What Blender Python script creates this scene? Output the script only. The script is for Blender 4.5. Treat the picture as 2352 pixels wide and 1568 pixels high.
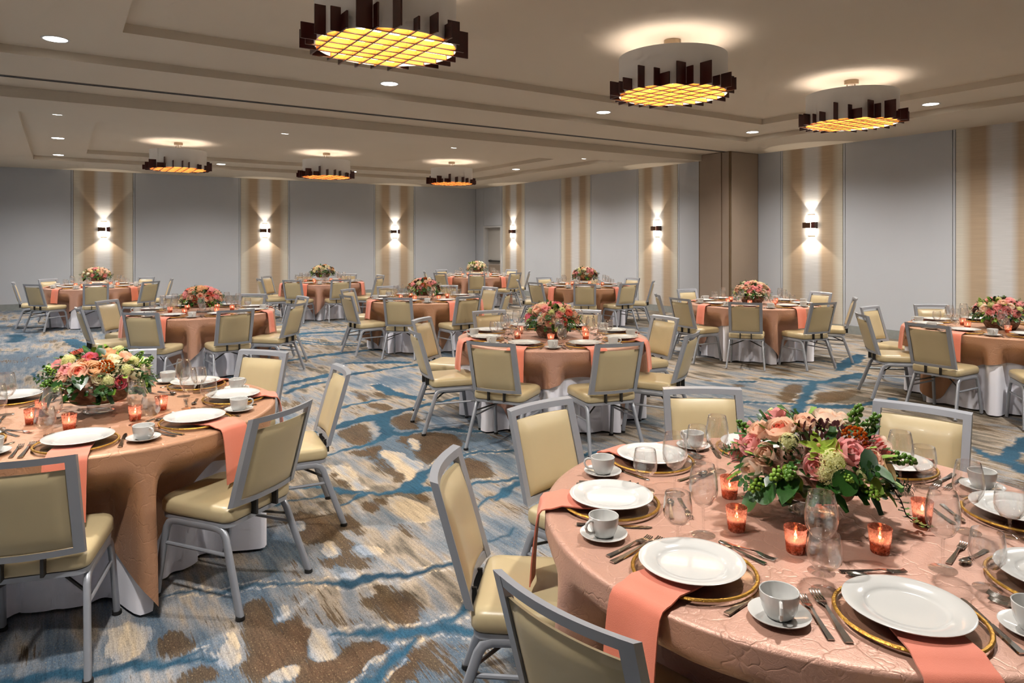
import bpy, bmesh, math, random
import numpy as np
from mathutils import Vector, Matrix

for o in list(bpy.data.objects):
    bpy.data.objects.remove(o)
S = bpy.context.scene
COL = S.collection
PI = math.pi
rad = math.radians

# ------------------------------------------------------------------ camera
cam_d = bpy.data.cameras.new('camera')
cam_d.sensor_width = 36.0
cam_d.lens = 1585.0 / 2352.0 * 36.0
cam_d.shift_y = -(784.0 - 553.0) / 2352.0
cam_d.clip_start = 0.05
cam_d.clip_end = 100
cam = bpy.data.objects.new('camera', cam_d)
cam.location = (0, 0, 1.70)
cam.rotation_euler = (PI / 2, 0, -rad(33.195))
COL.objects.link(cam)
S.camera = cam

# ------------------------------------------------------------------ world, light, exposure
W = bpy.data.worlds.new('world')
S.world = W
W.use_nodes = True
W.node_tree.nodes['Background'].inputs[0].default_value = (0.9, 0.93, 1.0, 1)
W.node_tree.nodes['Background'].inputs[1].default_value = 0.02
VS = S.view_settings
VS.view_transform = 'Standard'
VS.look = 'None'
VS.gamma = 1.0
VS.use_curve_mapping = False
VS.exposure = 0.32
S.cycles.max_bounces = 6
S.cycles.diffuse_bounces = 4
S.cycles.glossy_bounces = 3
S.cycles.transmission_bounces = 4
S.cycles.transparent_max_bounces = 16
S.cycles.use_adaptive_sampling = True
S.cycles.adaptive_threshold = 0.10
S.cycles.adaptive_min_samples = 8
S.cycles.caustics_reflective = False
S.cycles.caustics_refractive = False
S.cycles.sample_clamp_indirect = 4.0
S.cycles.sample_clamp_direct = 12.0
DOWN_W = 100.0       # each recessed ceiling downlight
DOWN_COL = (1.0, 0.945, 0.88)
SCONCE_UP, SCONCE_DN = 5.0, 9.0
PEND_RING = 15.0     # ring lamp inside each drum, emission strength
PEND_DIFF = 12.0      # warm diffuser above the egg-crate
ROOM = dict(x0=-2.1, x1=12.1, y0=-2.2, y1=20.8, soffit=3.50, ring=3.585, tray=3.67)

# ------------------------------------------------------------------ materials
MATS = {}
def new_mat(name):
    m = bpy.data.materials.new(name)
    m.use_nodes = True
    nt = m.node_tree
    nt.nodes.clear()
    out = nt.nodes.new('ShaderNodeOutputMaterial')
    MATS[name] = m
    return m, nt, out
def nd(nt, t, **kw):
    n = nt.nodes.new(t)
    for k, v in kw.items():
        if hasattr(n, k):
            setattr(n, k, v)
        else:
            n.inputs[k.replace('_', ' ')].default_value = v
    return n
def lk(nt, a, b):
    nt.links.new(a, b)
def srgb(r, g, b):
    f = lambda c: (c / 255 / 12.92) if c / 255 <= 0.04045 else ((c / 255 + 0.055) / 1.055) ** 2.4
    return (f(r), f(g), f(b), 1)
def ramp(nt, stops, interp='LINEAR'):
    n = nt.nodes.new('ShaderNodeValToRGB')
    cr = n.color_ramp
    cr.interpolation = interp
    while len(cr.elements) < len(stops):
        cr.elements.new(0.5)
    for e, (p, c) in zip(cr.elements, stops):
        e.position = p
        e.color = c
    return n
def mix(nt, fac, a, b, mode='MIX'):
    n = nt.nodes.new('ShaderNodeMix')
    n.data_type = 'RGBA'
    n.blend_type = mode
    for sock, v in ((n.inputs[0], fac), (n.inputs[6], a), (n.inputs[7], b)):
        if hasattr(v, 'node'):
            lk(nt, v, sock)
        else:
            sock.default_value = v
    return n.outputs[2]
def math_n(nt, op, a, b=None, c=None, clamp=False):
    n = nt.nodes.new('ShaderNodeMath')
    n.operation = op
    n.use_clamp = clamp
    for i, v in enumerate((a, b, c)):
        if v is None:
            continue
        if hasattr(v, 'node'):
            lk(nt, v, n.inputs[i])
        else:
            n.inputs[i].default_value = v
    return n.outputs[0]
def noise(nt, vec, scale, detail=3, rough=0.55, dist=0.0):
    n = nd(nt, 'ShaderNodeTexNoise')
    n.inputs['Scale'].default_value = scale
    n.inputs['Detail'].default_value = detail
    n.inputs['Roughness'].default_value = rough
    n.inputs['Distortion'].default_value = dist
    lk(nt, vec, n.inputs['Vector'])
    return n
def coords(nt, kind='Object', scale=(1, 1, 1), rot=(0, 0, 0)):
    t = nd(nt, 'ShaderNodeTexCoord')
    mp = nd(nt, 'ShaderNodeMapping')
    mp.inputs['Scale'].default_value = scale
    mp.inputs['Rotation'].default_value = rot
    lk(nt, t.outputs[kind], mp.inputs['Vector'])
    return mp.outputs['Vector']
def simple(name, col, rough=0.5, metal=0.0, spec=0.5, var=0.06, vscale=6.0, bump=0.0, bscale=60.0, trans=0.0, sheen=0.0, coat=0.0, sss=0.0):
    m, nt, out = new_mat(name)
    p = nd(nt, 'ShaderNodeBsdfPrincipled')
    v = coords(nt)
    n = noise(nt, v, vscale, 3)
    c2 = tuple(max(0, min(1, c * (1 - var * 2))) for c in col[:3]) + (1,)
    c1 = tuple(max(0, min(1, c * (1 + var))) for c in col[:3]) + (1,)
    lk(nt, mix(nt, n.outputs['Fac'], c1, c2), p.inputs['Base Color'])
    p.inputs['Roughness'].default_value = rough
    p.inputs['Metallic'].default_value = metal
    p.inputs['Specular IOR Level'].default_value = spec
    p.inputs['Transmission Weight'].default_value = trans
    p.inputs['Sheen Weight'].default_value = sheen
    p.inputs['Coat Weight'].default_value = coat
    if sss:
        p.inputs['Subsurface Weight'].default_value = sss
        p.inputs['Subsurface Radius'].default_value = (0.02, 0.008, 0.005)
    if bump:
        b = nd(nt, 'ShaderNodeBump')
        b.inputs['Strength'].default_value = bump
        b.inputs['Distance'].default_value = 0.004
        n2 = noise(nt, v, bscale, 3)
        lk(nt, n2.outputs['Fac'], b.inputs['Height'])
        lk(nt, b.outputs['Normal'], p.inputs['Normal'])
    lk(nt, p.outputs[0], out.inputs[0])
    return m
def emit(name, col, strength):
    m, nt, out = new_mat(name)
    e = nd(nt, 'ShaderNodeEmission')
    e.inputs[0].default_value = col
    e.inputs[1].default_value = strength
    lk(nt, e.outputs[0], out.inputs[0])
    return m
def thin_glass(name, tint, refl=1.0, rough=0.02):
    m, nt, out = new_mat(name)
    t = nd(nt, 'ShaderNodeBsdfTransparent')
    g = nd(nt, 'ShaderNodeBsdfGlossy')
    g.inputs['Roughness'].default_value = rough
    g.inputs[0].default_value = (1, 1, 1, 1)
    lw = nd(nt, 'ShaderNodeLayerWeight')
    lw.inputs[0].default_value = 0.5
    fac = math_n(nt, 'MULTIPLY_ADD', math_n(nt, 'POWER', lw.outputs['Facing'], 3.5), 0.75 * refl, 0.07 * refl, clamp=True)
    # more glass is crossed at a slant: the wall darkens towards its outline
    lk(nt, mix(nt, math_n(nt, 'POWER', lw.outputs['Facing'], 3.0), tint, tuple(x * 0.68 for x in tint[:3]) + (1,)), t.inputs[0])
    mx = nd(nt, 'ShaderNodeMixShader')
    lk(nt, fac, mx.inputs[0])
    lk(nt, t.outputs[0], mx.inputs[1])
    lk(nt, g.outputs[0], mx.inputs[2])
    lk(nt, mx.outputs[0], out.inputs[0])
    return m

def petal_mat(name, col):
    m, nt, out = new_mat(name)
    v = coords(nt)
    n = noise(nt, v, 2.2, 2)
    c = mix(nt, n.outputs['Fac'], tuple(min(1, x * 1.12) for x in col[:3]) + (1,), tuple(x * .86 for x in col[:3]) + (1,))
    d = nd(nt, 'ShaderNodeBsdfDiffuse'); lk(nt, c, d.inputs[0])
    t = nd(nt, 'ShaderNodeBsdfTranslucent'); lk(nt, c, t.inputs[0])
    x = nd(nt, 'ShaderNodeMixShader'); x.inputs[0].default_value = 0.52
    lk(nt, d.outputs[0], x.inputs[1]); lk(nt, t.outputs[0], x.inputs[2]); lk(nt, x.outputs[0], out.inputs[0])
    return m
simple('ceiling_paint', srgb(196, 185, 168), 0.85, var=0.02, vscale=0.8)
simple('wall_paint', srgb(178, 182, 188), 0.75, var=0.02, vscale=1.2)
simple('pier_fabric', srgb(144, 128, 113), 0.8, var=0.04, vscale=3, bump=0.15, bscale=200)
simple('pier_edge', srgb(98, 78, 54), 0.6, var=0.05)
simple('joint_dark', srgb(92, 92, 96), 0.8)
simple('base_gray', srgb(136, 140, 138), 0.8, var=0.12, vscale=14)
simple('track_dark', srgb(40, 40, 42), 0.6)
simple('track_lip', srgb(105, 100, 96), 0.5)
simple('door_paint', srgb(176, 172, 166), 0.5, var=0.02)
simple('door_frame_paint', srgb(186, 186, 186), 0.5, var=0.02)
simple('bar_metal', srgb(90, 86, 82), 0.35, metal=0.8)
simple('silver_frame', srgb(152, 156, 164), 0.38, metal=0.35, var=0.03, coat=0.2)
simple('vinyl', srgb(182, 166, 130), 0.36, var=0.03, vscale=8, bump=0.06, bscale=420, spec=0.5, coat=0.12)
simple('black_plastic', srgb(26, 25, 25), 0.5)
simple('white_cloth', srgb(240, 240, 250), 0.85, var=0.02, vscale=4, bump=0.15, bscale=300, sheen=0.2)
simple('napkin', srgb(208, 116, 92), 0.75, var=0.05, vscale=10, bump=0.25, bscale=500, sheen=0.3)
simple('porcelain', srgb(196, 196, 194), 0.12, var=0.01, spec=0.6, coat=0.3)
simple('steel', srgb(205, 202, 198), 0.14, metal=1.0, var=0.02)
simple('gold', srgb(196, 150, 66), 0.32, metal=0.85, var=0.2, vscale=60, bump=0.6, bscale=140)
simple('dark_wood', srgb(66, 20, 12), 0.35, var=0.25, vscale=9, coat=0.25)
simple('bronze', srgb(84, 56, 38), 0.4, metal=0.5, var=0.1)
simple('nickel', srgb(150, 132, 110), 0.35, metal=0.8, var=0.05)
simple('wood_table', srgb(150, 110, 70), 0.6, var=0.15)
simple('glow_blocker_white', srgb(235, 232, 226), 0.7)
simple('wax', srgb(250, 232, 205), 0.5, var=0.02, sss=0.2)
simple('leaf_green', srgb(46, 92, 30), 0.42, var=0.25, vscale=14)
simple('leaf_dark', srgb(26, 58, 26), 0.42, var=0.25, vscale=14)
simple('leaf_lime', srgb(124, 160, 44), 0.5, var=0.2, vscale=18)
simple('stem_green', srgb(66, 84, 34), 0.6, var=0.2)
simple('berry_green', srgb(84, 124, 36), 0.35, var=0.2, vscale=30)
for k, c in dict(peach=(255, 208, 182), blush=(255, 228, 210), pink=(255, 178, 176), hot=(226, 122, 142), cream=(252, 238, 206),
                 tan=(238, 192, 148), coral=(244, 140, 120), deep=(222, 100, 92), hydra=(232, 230, 172), orchid=(186, 212, 92),
                 succulent=(78, 46, 48), rosette=(44, 56, 34), berry=(190, 96, 34), calla=(252, 214, 192), pinkcalla=(238, 168, 156), creamcalla=(240, 212, 160), whiteflower=(250, 240, 220)).items():
    petal_mat('petal_' + k, srgb(*c))
thin_glass('clear_glass', (0.985, 0.985, 0.985, 1), 1.25)
thin_glass('charger_glass', (0.97, 0.95, 0.92, 1), 0.5, 0.12)
thin_glass('pedestal_glass', (0.94, 0.94, 0.95, 1), 1.5, 0.04)

def mk_copper_glass():
    m, nt, out = new_mat('copper_glass')
    v = coords(nt)
    t = nd(nt, 'ShaderNodeBsdfTranslucent'); t.inputs[0].default_value = srgb(250, 192, 178)
    tr = nd(nt, 'ShaderNodeBsdfTransparent'); tr.inputs[0].default_value = srgb(252, 212, 192)
    g = nd(nt, 'ShaderNodeBsdfGlossy'); g.inputs[0].default_value = srgb(235, 160, 130); g.inputs['Roughness'].default_value = 0.15
    n = noise(nt, v, 130, 4)
    f = ramp(nt, [(0.40, (0.15, 0.15, 0.15, 1)), (0.62, (0.85, 0.85, 0.85, 1))])
    lk(nt, n.outputs['Fac'], f.inputs[0])
    a = nd(nt, 'ShaderNodeMixShader'); lk(nt, f.outputs[0], a.inputs[0]); lk(nt, t.outputs[0], a.inputs[1]); lk(nt, tr.outputs[0], a.inputs[2])
    b = nd(nt, 'ShaderNodeMixShader'); b.inputs[0].default_value = 0.22; lk(nt, a.outputs[0], b.inputs[1]); lk(nt, g.outputs[0], b.inputs[2])
    lk(nt, b.outputs[0], out.inputs[0])
mk_copper_glass()

def mk_copper_cloth():
    m, nt, out = new_mat('copper_cloth')
    p = nd(nt, 'ShaderNodeBsdfPrincipled')
    v = coords(nt)
    n1 = noise(nt, v, 1.6, 2)
    r1 = ramp(nt, [(0.30, srgb(182, 141, 124)), (0.70, srgb(172, 128, 98))])
    oi = nd(nt, 'ShaderNodeObjectInfo')
    lk(nt, math_n(nt, 'ADD', math_n(nt, 'MULTIPLY', n1.outputs['Fac'], 0.5), math_n(nt, 'MULTIPLY', oi.outputs['Random'], 0.5)), r1.inputs[0])
    # crushed taffeta: warped creases at two sizes
    w = noise(nt, v, 7, 3)
    wv = nd(nt, 'ShaderNodeVectorMath'); wv.operation = 'MULTIPLY_ADD'
    lk(nt, w.outputs['Color'], wv.inputs[0]); wv.inputs[1].default_value = (0.22, 0.22, 0.22); lk(nt, v, wv.inputs[2])
    vo = nd(nt, 'ShaderNodeTexVoronoi'); vo.feature = 'DISTANCE_TO_EDGE'; vo.inputs['Scale'].default_value = 7
    lk(nt, wv.outputs[0], vo.inputs['Vector'])
    vo2 = nd(nt, 'ShaderNodeTexVoronoi'); vo2.feature = 'DISTANCE_TO_EDGE'; vo2.inputs['Scale'].default_value = 24
    lk(nt, wv.outputs[0], vo2.inputs['Vector'])
    a = math_n(nt, 'SMOOTH_MIN', vo.outputs['Distance'], 0.035, 0.02)
    b = math_n(nt, 'MULTIPLY', math_n(nt, 'SMOOTH_MIN', vo2.outputs['Distance'], 0.05, 0.03), 0.5)
    fine = noise(nt, v, 160, 4, 0.6, 0.6)
    h = math_n(nt, 'ADD', math_n(nt, 'ADD', math_n(nt, 'MULTIPLY', a, 7.0), math_n(nt, 'MULTIPLY', b, 2.2)), math_n(nt, 'MULTIPLY', fine.outputs['Fac'], 0.22))
    bp = nd(nt, 'ShaderNodeBump'); bp.inputs['Strength'].default_value = 0.55; bp.inputs['Distance'].default_value = 0.008
    lk(nt, h, bp.inputs['Height'])
    lk(nt, bp.outputs['Normal'], p.inputs['Normal'])
    lk(nt, r1.outputs[0], p.inputs['Base Color'])
    p.inputs['Roughness'].default_value = 0.42
    p.inputs['Metallic'].default_value = 0.30
    p.inputs['Sheen Weight'].default_value = 0.1
    p.inputs['Sheen Tint'].default_value = srgb(255, 220, 190)
    lk(nt, p.outputs[0], out.inputs[0])
mk_copper_cloth()

def mk_bark():
    m, nt, out = new_mat('bark')
    p = nd(nt, 'ShaderNodeBsdfPrincipled')
    v = coords(nt, scale=(1, 1, 2.5))
    n1 = noise(nt, v, 14, 5, 0.65, 1.2)
    r = ramp(nt, [(0.3, srgb(58, 38, 28)), (0.5, srgb(128, 92, 72)), (0.72, srgb(196, 176, 160))])
    lk(nt, n1.outputs['Fac'], r.inputs[0])
    lk(nt, r.outputs[0], p.inputs['Base Color'])
    b = nd(nt, 'ShaderNodeBump'); b.inputs['Strength'].default_value = 0.7; b.inputs['Distance'].default_value = 0.006
    lk(nt, n1.outputs['Fac'], b.inputs['Height']); lk(nt, b.outputs['Normal'], p.inputs['Normal'])
    p.inputs['Roughness'].default_value = 0.7
    lk(nt, p.outputs[0], out.inputs[0])
mk_bark()

def mk_stripe():
    # grasscloth panel: two soft brown vertical bands on a pale ground, local x across the panel
    m, nt, out = new_mat('stripe_paper')
    p = nd(nt, 'ShaderNodeBsdfPrincipled')
    t = nd(nt, 'ShaderNodeTexCoord')
    sx = nd(nt, 'ShaderNodeSeparateXYZ'); lk(nt, t.outputs['Object'], sx.inputs[0])
    ax = math_n(nt, 'ABSOLUTE', sx.outputs[0])
    pale, brown = srgb(190, 190, 190), srgb(168, 148, 124)
    cream = srgb(194, 189, 176)
    r = ramp(nt, [(0.0, pale), (0.12, pale), (0.23, brown), (0.42, brown), (0.56, cream), (0.72, cream)])
    lk(nt, ax, r.inputs[0])
    v = coords(nt, scale=(2, 2, 70))
    n = noise(nt, v, 1.0, 3, 0.6)
    f = ramp(nt, [(0.25, (0.88, 0.88, 0.88, 1)), (0.75, (1.06, 1.06, 1.06, 1))])
    lk(nt, n.outputs['Fac'], f.inputs[0])
    lk(nt, mix(nt, 1.0, r.outputs[0], f.outputs[0], 'MULTIPLY'), p.inputs['Base Color'])
    p.inputs['Roughness'].default_value = 0.7
    lk(nt, p.outputs[0], out.inputs[0])
mk_stripe()

def mk_shade():
    m, nt, out = new_mat('drum_fabric')
    v = coords(nt)
    n = noise(nt, v, 3, 2)
    c = mix(nt, n.outputs['Fac'], srgb(232, 230, 226), srgb(226, 223, 219))
    d = nd(nt, 'ShaderNodeBsdfDiffuse'); lk(nt, c, d.inputs[0])
    lk(nt, d.outputs[0], out.inputs[0])
mk_shade()
emit('lamp_disc', (1.0, 0.96, 0.9, 1), 14.0)
emit('lamp_ring', (1.0, 0.86, 0.76, 1), PEND_RING)
emit('diffuser_glow', (1.0, 0.80, 0.50, 1), PEND_DIFF)
emit('sconce_glow', (1.0, 0.88, 0.72, 1), 16.0)
emit('flame', (1.0, 0.84, 0.62, 1), 36.0)

def mk_crate():
    # slat wood with the lamp's warm glow put into its colour, slightly translucent
    m, nt, out = new_mat('lit_slat_wood')
    v = coords(nt, scale=(1, 1, 6))
    n = noise(nt, v, 8, 4)
    r = ramp(nt, [(0.3, srgb(226, 132, 58)), (0.7, srgb(246, 178, 98))])
    lk(nt, n.outputs['Fac'], r.inputs[0])
    d = nd(nt, 'ShaderNodeBsdfDiffuse'); lk(nt, r.outputs[0], d.inputs[0])
    t = nd(nt, 'ShaderNodeBsdfTranslucent'); lk(nt, r.outputs[0], t.inputs[0])
    x = nd(nt, 'ShaderNodeMixShader'); x.inputs[0].default_value = 0.3
    lk(nt, d.outputs[0], x.inputs[1]); lk(nt, t.outputs[0], x.inputs[2]); lk(nt, x.outputs[0], out.inputs[0])
mk_crate()

def mk_carpet():
    m, nt, out = new_mat('carpet')
    p = nd(nt, 'ShaderNodeBsdfPrincipled')
    at = nd(nt, 'ShaderNodeAttribute'); at.attribute_name = 'motif'
    sc = nd(nt, 'ShaderNodeSeparateColor'); lk(nt, at.outputs['Color'], sc.inputs[0])
    blue, brown, pale = sc.outputs[0], sc.outputs[1], sc.outputs[2]
    t = nd(nt, 'ShaderNodeTexCoord'); pos = t.outputs['Object']
    def vm(sx, sy):
        mp = nd(nt, 'ShaderNodeMapping'); mp.inputs['Scale'].default_value = (sx, sy, 1); lk(nt, pos, mp.inputs['Vector']); return mp.outputs[0]
    streak = noise(nt, vm(75, 5), 1.0, 3, 0.6).outputs['Fac']         # woven streaks run along the room
    broad = noise(nt, vm(9, 1.6), 1.0, 3, 0.55).outputs['Fac']
    speck = noise(nt, vm(150, 60), 1.0, 2, 0.6).outputs['Fac']
    patch = noise(nt, vm(1.5, 1.1), 1.0, 4, 0.55, 0.6).outputs['Fac']
    hue = noise(nt, vm(0.9, 0.7), 1.0, 2, 0.5, 0.4).outputs['Fac']
    # ground: pale beige to blue grey
    gsel = math_n(nt, 'ADD', math_n(nt, 'MULTIPLY', hue, 1.0), math_n(nt, 'MULTIPLY', math_n(nt, 'SUBTRACT', broad, 0.5), 0.9))
    sxyz = nd(nt, 'ShaderNodeSeparateXYZ'); lk(nt, pos, sxyz.inputs[0])
    gsel = math_n(nt, 'ADD', gsel, math_n(nt, 'MULTIPLY_ADD', sxyz.outputs[0], 0.016, -0.05))   # the ground drifts from blue grey to tan across the room
    gr = ramp(nt, [(0.32, srgb(84, 99, 114)), (0.48, srgb(126, 128, 132)), (0.58, srgb(150, 138, 124)), (0.70, srgb(96, 90, 82))])
    lk(nt, gsel, gr.inputs[0])
    # brown: taupe patches
    bsum = math_n(nt, 'ADD', math_n(nt, 'MULTIPLY', math_n(nt, 'SUBTRACT', patch, 0.53), 5.0), math_n(nt, 'MULTIPLY', math_n(nt, 'SUBTRACT', broad, 0.5), 2.6))
    bsum = math_n(nt, 'ADD', bsum, math_n(nt, 'MULTIPLY', brown, 2.3))
    bsum = math_n(nt, 'SUBTRACT', bsum, math_n(nt, 'MULTIPLY', pale, 2.2))
    bsum = math_n(nt, 'ADD', bsum, math_n(nt, 'MULTIPLY', math_n(nt, 'SUBTRACT', streak, 0.5), 4.2))
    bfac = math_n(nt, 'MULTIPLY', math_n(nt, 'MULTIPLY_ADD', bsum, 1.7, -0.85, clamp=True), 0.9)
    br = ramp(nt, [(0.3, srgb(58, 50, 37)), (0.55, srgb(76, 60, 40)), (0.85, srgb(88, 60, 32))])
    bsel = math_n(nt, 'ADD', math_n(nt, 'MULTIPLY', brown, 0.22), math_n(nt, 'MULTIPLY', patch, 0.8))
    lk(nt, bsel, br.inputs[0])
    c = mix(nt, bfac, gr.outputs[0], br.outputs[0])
    # pale inlays and outlines
    pr = ramp(nt, [(0.35, srgb(136, 146, 160)), (0.6, srgb(184, 166, 140))])
    lk(nt, broad, pr.inputs[0])
    pf = math_n(nt, 'MULTIPLY', math_n(nt, 'MULTIPLY_ADD', math_n(nt, 'ADD', pale, math_n(nt, 'MULTIPLY', math_n(nt, 'SUBTRACT', streak, 0.5), 1.2)), 3.5, -1.3, clamp=True), 0.85)
    c = mix(nt, pf, c, pr.outputs[0])
    # blue branches
    bl = ramp(nt, [(0.3, srgb(32, 58, 76)), (0.55, srgb(44, 78, 99)), (0.75, srgb(40, 84, 110))])
    lk(nt, patch, bl.inputs[0])
    c = mix(nt, blue, c, bl.outputs[0])
    # streaks and flecks
    sf = ramp(nt, [(0.25, (0.66, 0.66, 0.66, 1)), (0.5, (1, 1, 1, 1)), (0.8, (1.3, 1.27, 1.22, 1))])
    lk(nt, streak, sf.inputs[0])
    c = mix(nt, 1.0, c, sf.outputs[0], 'MULTIPLY')
    grain = noise(nt, vm(230, 70), 1.0, 2, 0.7).outputs['Fac']
    gf = ramp(nt, [(0.28, (0.62, 0.62, 0.62, 1)), (0.5, (1, 1, 1, 1)), (0.74, (1.34, 1.33, 1.3, 1))])
    lk(nt, grain, gf.inputs[0])
    c = mix(nt, 1.0, c, gf.outputs[0], 'MULTIPLY')
    ff = math_n(nt, 'MULTIPLY', math_n(nt, 'SUBTRACT', speck, 0.60), 7.0, clamp=True)
    ff = math_n(nt, 'MULTIPLY', ff, math_n(nt, 'SUBTRACT', 0.55, math_n(nt, 'MULTIPLY', blue, 0.5)))
    c = mix(nt, ff, c, srgb(176, 156, 120))
    lk(nt, c, p.inputs['Base Color'])
    p.inputs['Roughness'].default_value = 0.95
    p.inputs['Specular IOR Level'].default_value = 0.15
    b = nd(nt, 'ShaderNodeBump'); b.inputs['Strength'].default_value = 0.25; b.inputs['Distance'].default_value = 0.004
    lk(nt, speck, b.inputs['Height']); lk(nt, b.outputs['Normal'], p.inputs['Normal'])
    lk(nt, p.outputs[0], out.inputs[0])
mk_carpet()

# ------------------------------------------------------------------ mesh helpers
class MB:
    def __init__(s):
        s.v, s.f, s.m = [], [], []
    def add(s, verts, faces, mi=0):
        o = len(s.v)
        s.v += [tuple(p) for p in verts]
        s.f += [tuple(i + o for i in q) for q in faces]
        s.m += [mi] * len(faces)
        return s
    def box(s, x0, x1, y0, y1, z0, z1, mi=0):
        v = [(x, y, z) for z in (z0, z1) for y in (y0, y1) for x in (x0, x1)]
        return s.add(v, [(0, 2, 3, 1), (4, 5, 7, 6), (0, 1, 5, 4), (2, 6, 7, 3), (0, 4, 6, 2), (1, 3, 7, 5)], mi)
    def loft(s, loops, cap0=True, cap1=True, closed=True, mi=0):
        n = len(loops[0])
        v = [p for l in loops for p in l]
        f = []
        for j in range(len(loops) - 1):
            for i in range(n if closed else n - 1):
                k = (i + 1) % n
                f.append((j * n + i, j * n + k, (j + 1) * n + k, (j + 1) * n + i))
        if cap0:
            f.append(tuple(reversed(range(n))))
        if cap1:
            f.append(tuple((len(loops) - 1) * n + i for i in range(n)))
        return s.add(v, f, mi)
    def lathe(s, prof, n=24, mi=0, c=(0, 0, 0)):
        loops, v, f, rings = [], [], [], []
        for r, z in prof:
            if r < 1e-6:
                rings.append([len(v)]); v.append((c[0], c[1], c[2] + z))
            else:
                rings.append(list(range(len(v), len(v) + n)))
                v += [(c[0] + r * math.cos(2 * PI * i / n), c[1] + r * math.sin(2 * PI * i / n), c[2] + z) for i in range(n)]
        for a, b in zip(rings, rings[1:]):
            for i in range(n):
                k = (i + 1) % n
                if len(a) == 1 and len(b) == 1:
                    continue
                if len(a) == 1:
                    f.append((a[0], b[k], b[i]))
                elif len(b) == 1:
                    f.append((a[i], a[k], b[0]))
                else:
                    f.append((a[i], a[k], b[k], b[i]))
        return s.add(v, f, mi)
    def tube(s, path, r, n=8, mi=0, cap=True):
        pts = [Vector(p) for p in path]
        rs = r if isinstance(r, (list, tuple)) else [r] * len(pts)
        loops = []
        up = None
        for i, p in enumerate(pts):
            a = pts[max(i - 1, 0)]; b = pts[min(i + 1, len(pts) - 1)]
            t = (b - a).normalized()
            if up is None:
                up = Vector((0, 0, 1)) if abs(t.z) < 0.9 else Vector((0, 1, 0))
            x = t.cross(up)
            if x.length < 1e-4:
                x = t.orthogonal()
            x.normalize()
            up = x.cross(t).normalized()
            loops.append([p + x * (rs[i] * math.cos(2 * PI * k / n)) + up * (rs[i] * math.sin(2 * PI * k / n)) for k in range(n)])
        return s.loft(loops, cap, cap, mi=mi)
    def mesh(s, name, mats, smooth=True, sharp=38):
        me = bpy.data.meshes.new(name)
        me.from_pydata(s.v, [], s.f)
        for m in (mats if isinstance(mats, (list, tuple)) else [mats]):
            me.materials.append(MATS[m])
        if any(s.m):
            me.polygons.foreach_set('material_index', s.m)
        if smooth:
            me.polygons.foreach_set('use_smooth', [True] * len(me.polygons))
            me.set_sharp_from_angle(angle=rad(sharp))
        me.update()
        return me
def rrect(w0, w1, d0, d1, rf, rb, z, n=5):
    # rounded rectangle outline, front corners (y=d1) radius rf, rear corners rb
    out = []
    for (cx, cy, r, a0) in ((w1 - rf, d1 - rf, rf, 0), (w0 + rf, d1 - rf, rf, 90), (w0 + rb, d0 + rb, rb, 180), (w1 - rb, d0 + rb, rb, 270)):
        for i in range(n):
            a = rad(a0 + 90 * i / (n - 1))
            out.append((cx + r * math.cos(a), cy + r * math.sin(a), z))
    return out

def ob(name, me, parent=None, loc=(0, 0, 0), rot=(0, 0, 0), scale=None, mat=None):
    o = bpy.data.objects.new(name, me)
    COL.objects.link(o)
    if mat is not None:
        o.matrix_basis = mat
    else:
        o.location = loc
        o.rotation_euler = rot
        if scale:
            o.scale = (scale,) * 3 if not hasattr(scale, '__len__') else scale
    if parent is not None:
        o.parent = parent
    return o
def tag(o, label, cat, group=None):
    o['label'] = label
    o['category'] = cat
    if group:
        o['group'] = group
    return o
def struct(name, me, parent=None, **kw):
    o = ob(name, me, parent, **kw)
    if parent is None:
        o['kind'] = 'structure'
    return o
def thing(name, label, cat, group, parts, loc, rotz=0.0, scale=None):
    """A thing as an Empty at its base; parts: [(name, mesh, matrix or None, [(sub name, mesh, matrix)])]."""
    r = ob(name, None, None, loc, (0, 0, rotz), scale)
    r.empty_display_size = 0.1
    tag(r, label, cat, group)
    for pn, me, mx, subs in parts:
        p = ob(pn, me, r, mat=mx) if mx is not None else ob(pn, me, r)
        for sn, sm, smx in subs:
            ob(sn, sm, p, mat=smx) if smx is not None else ob(sn, sm, p)
    return r

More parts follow.
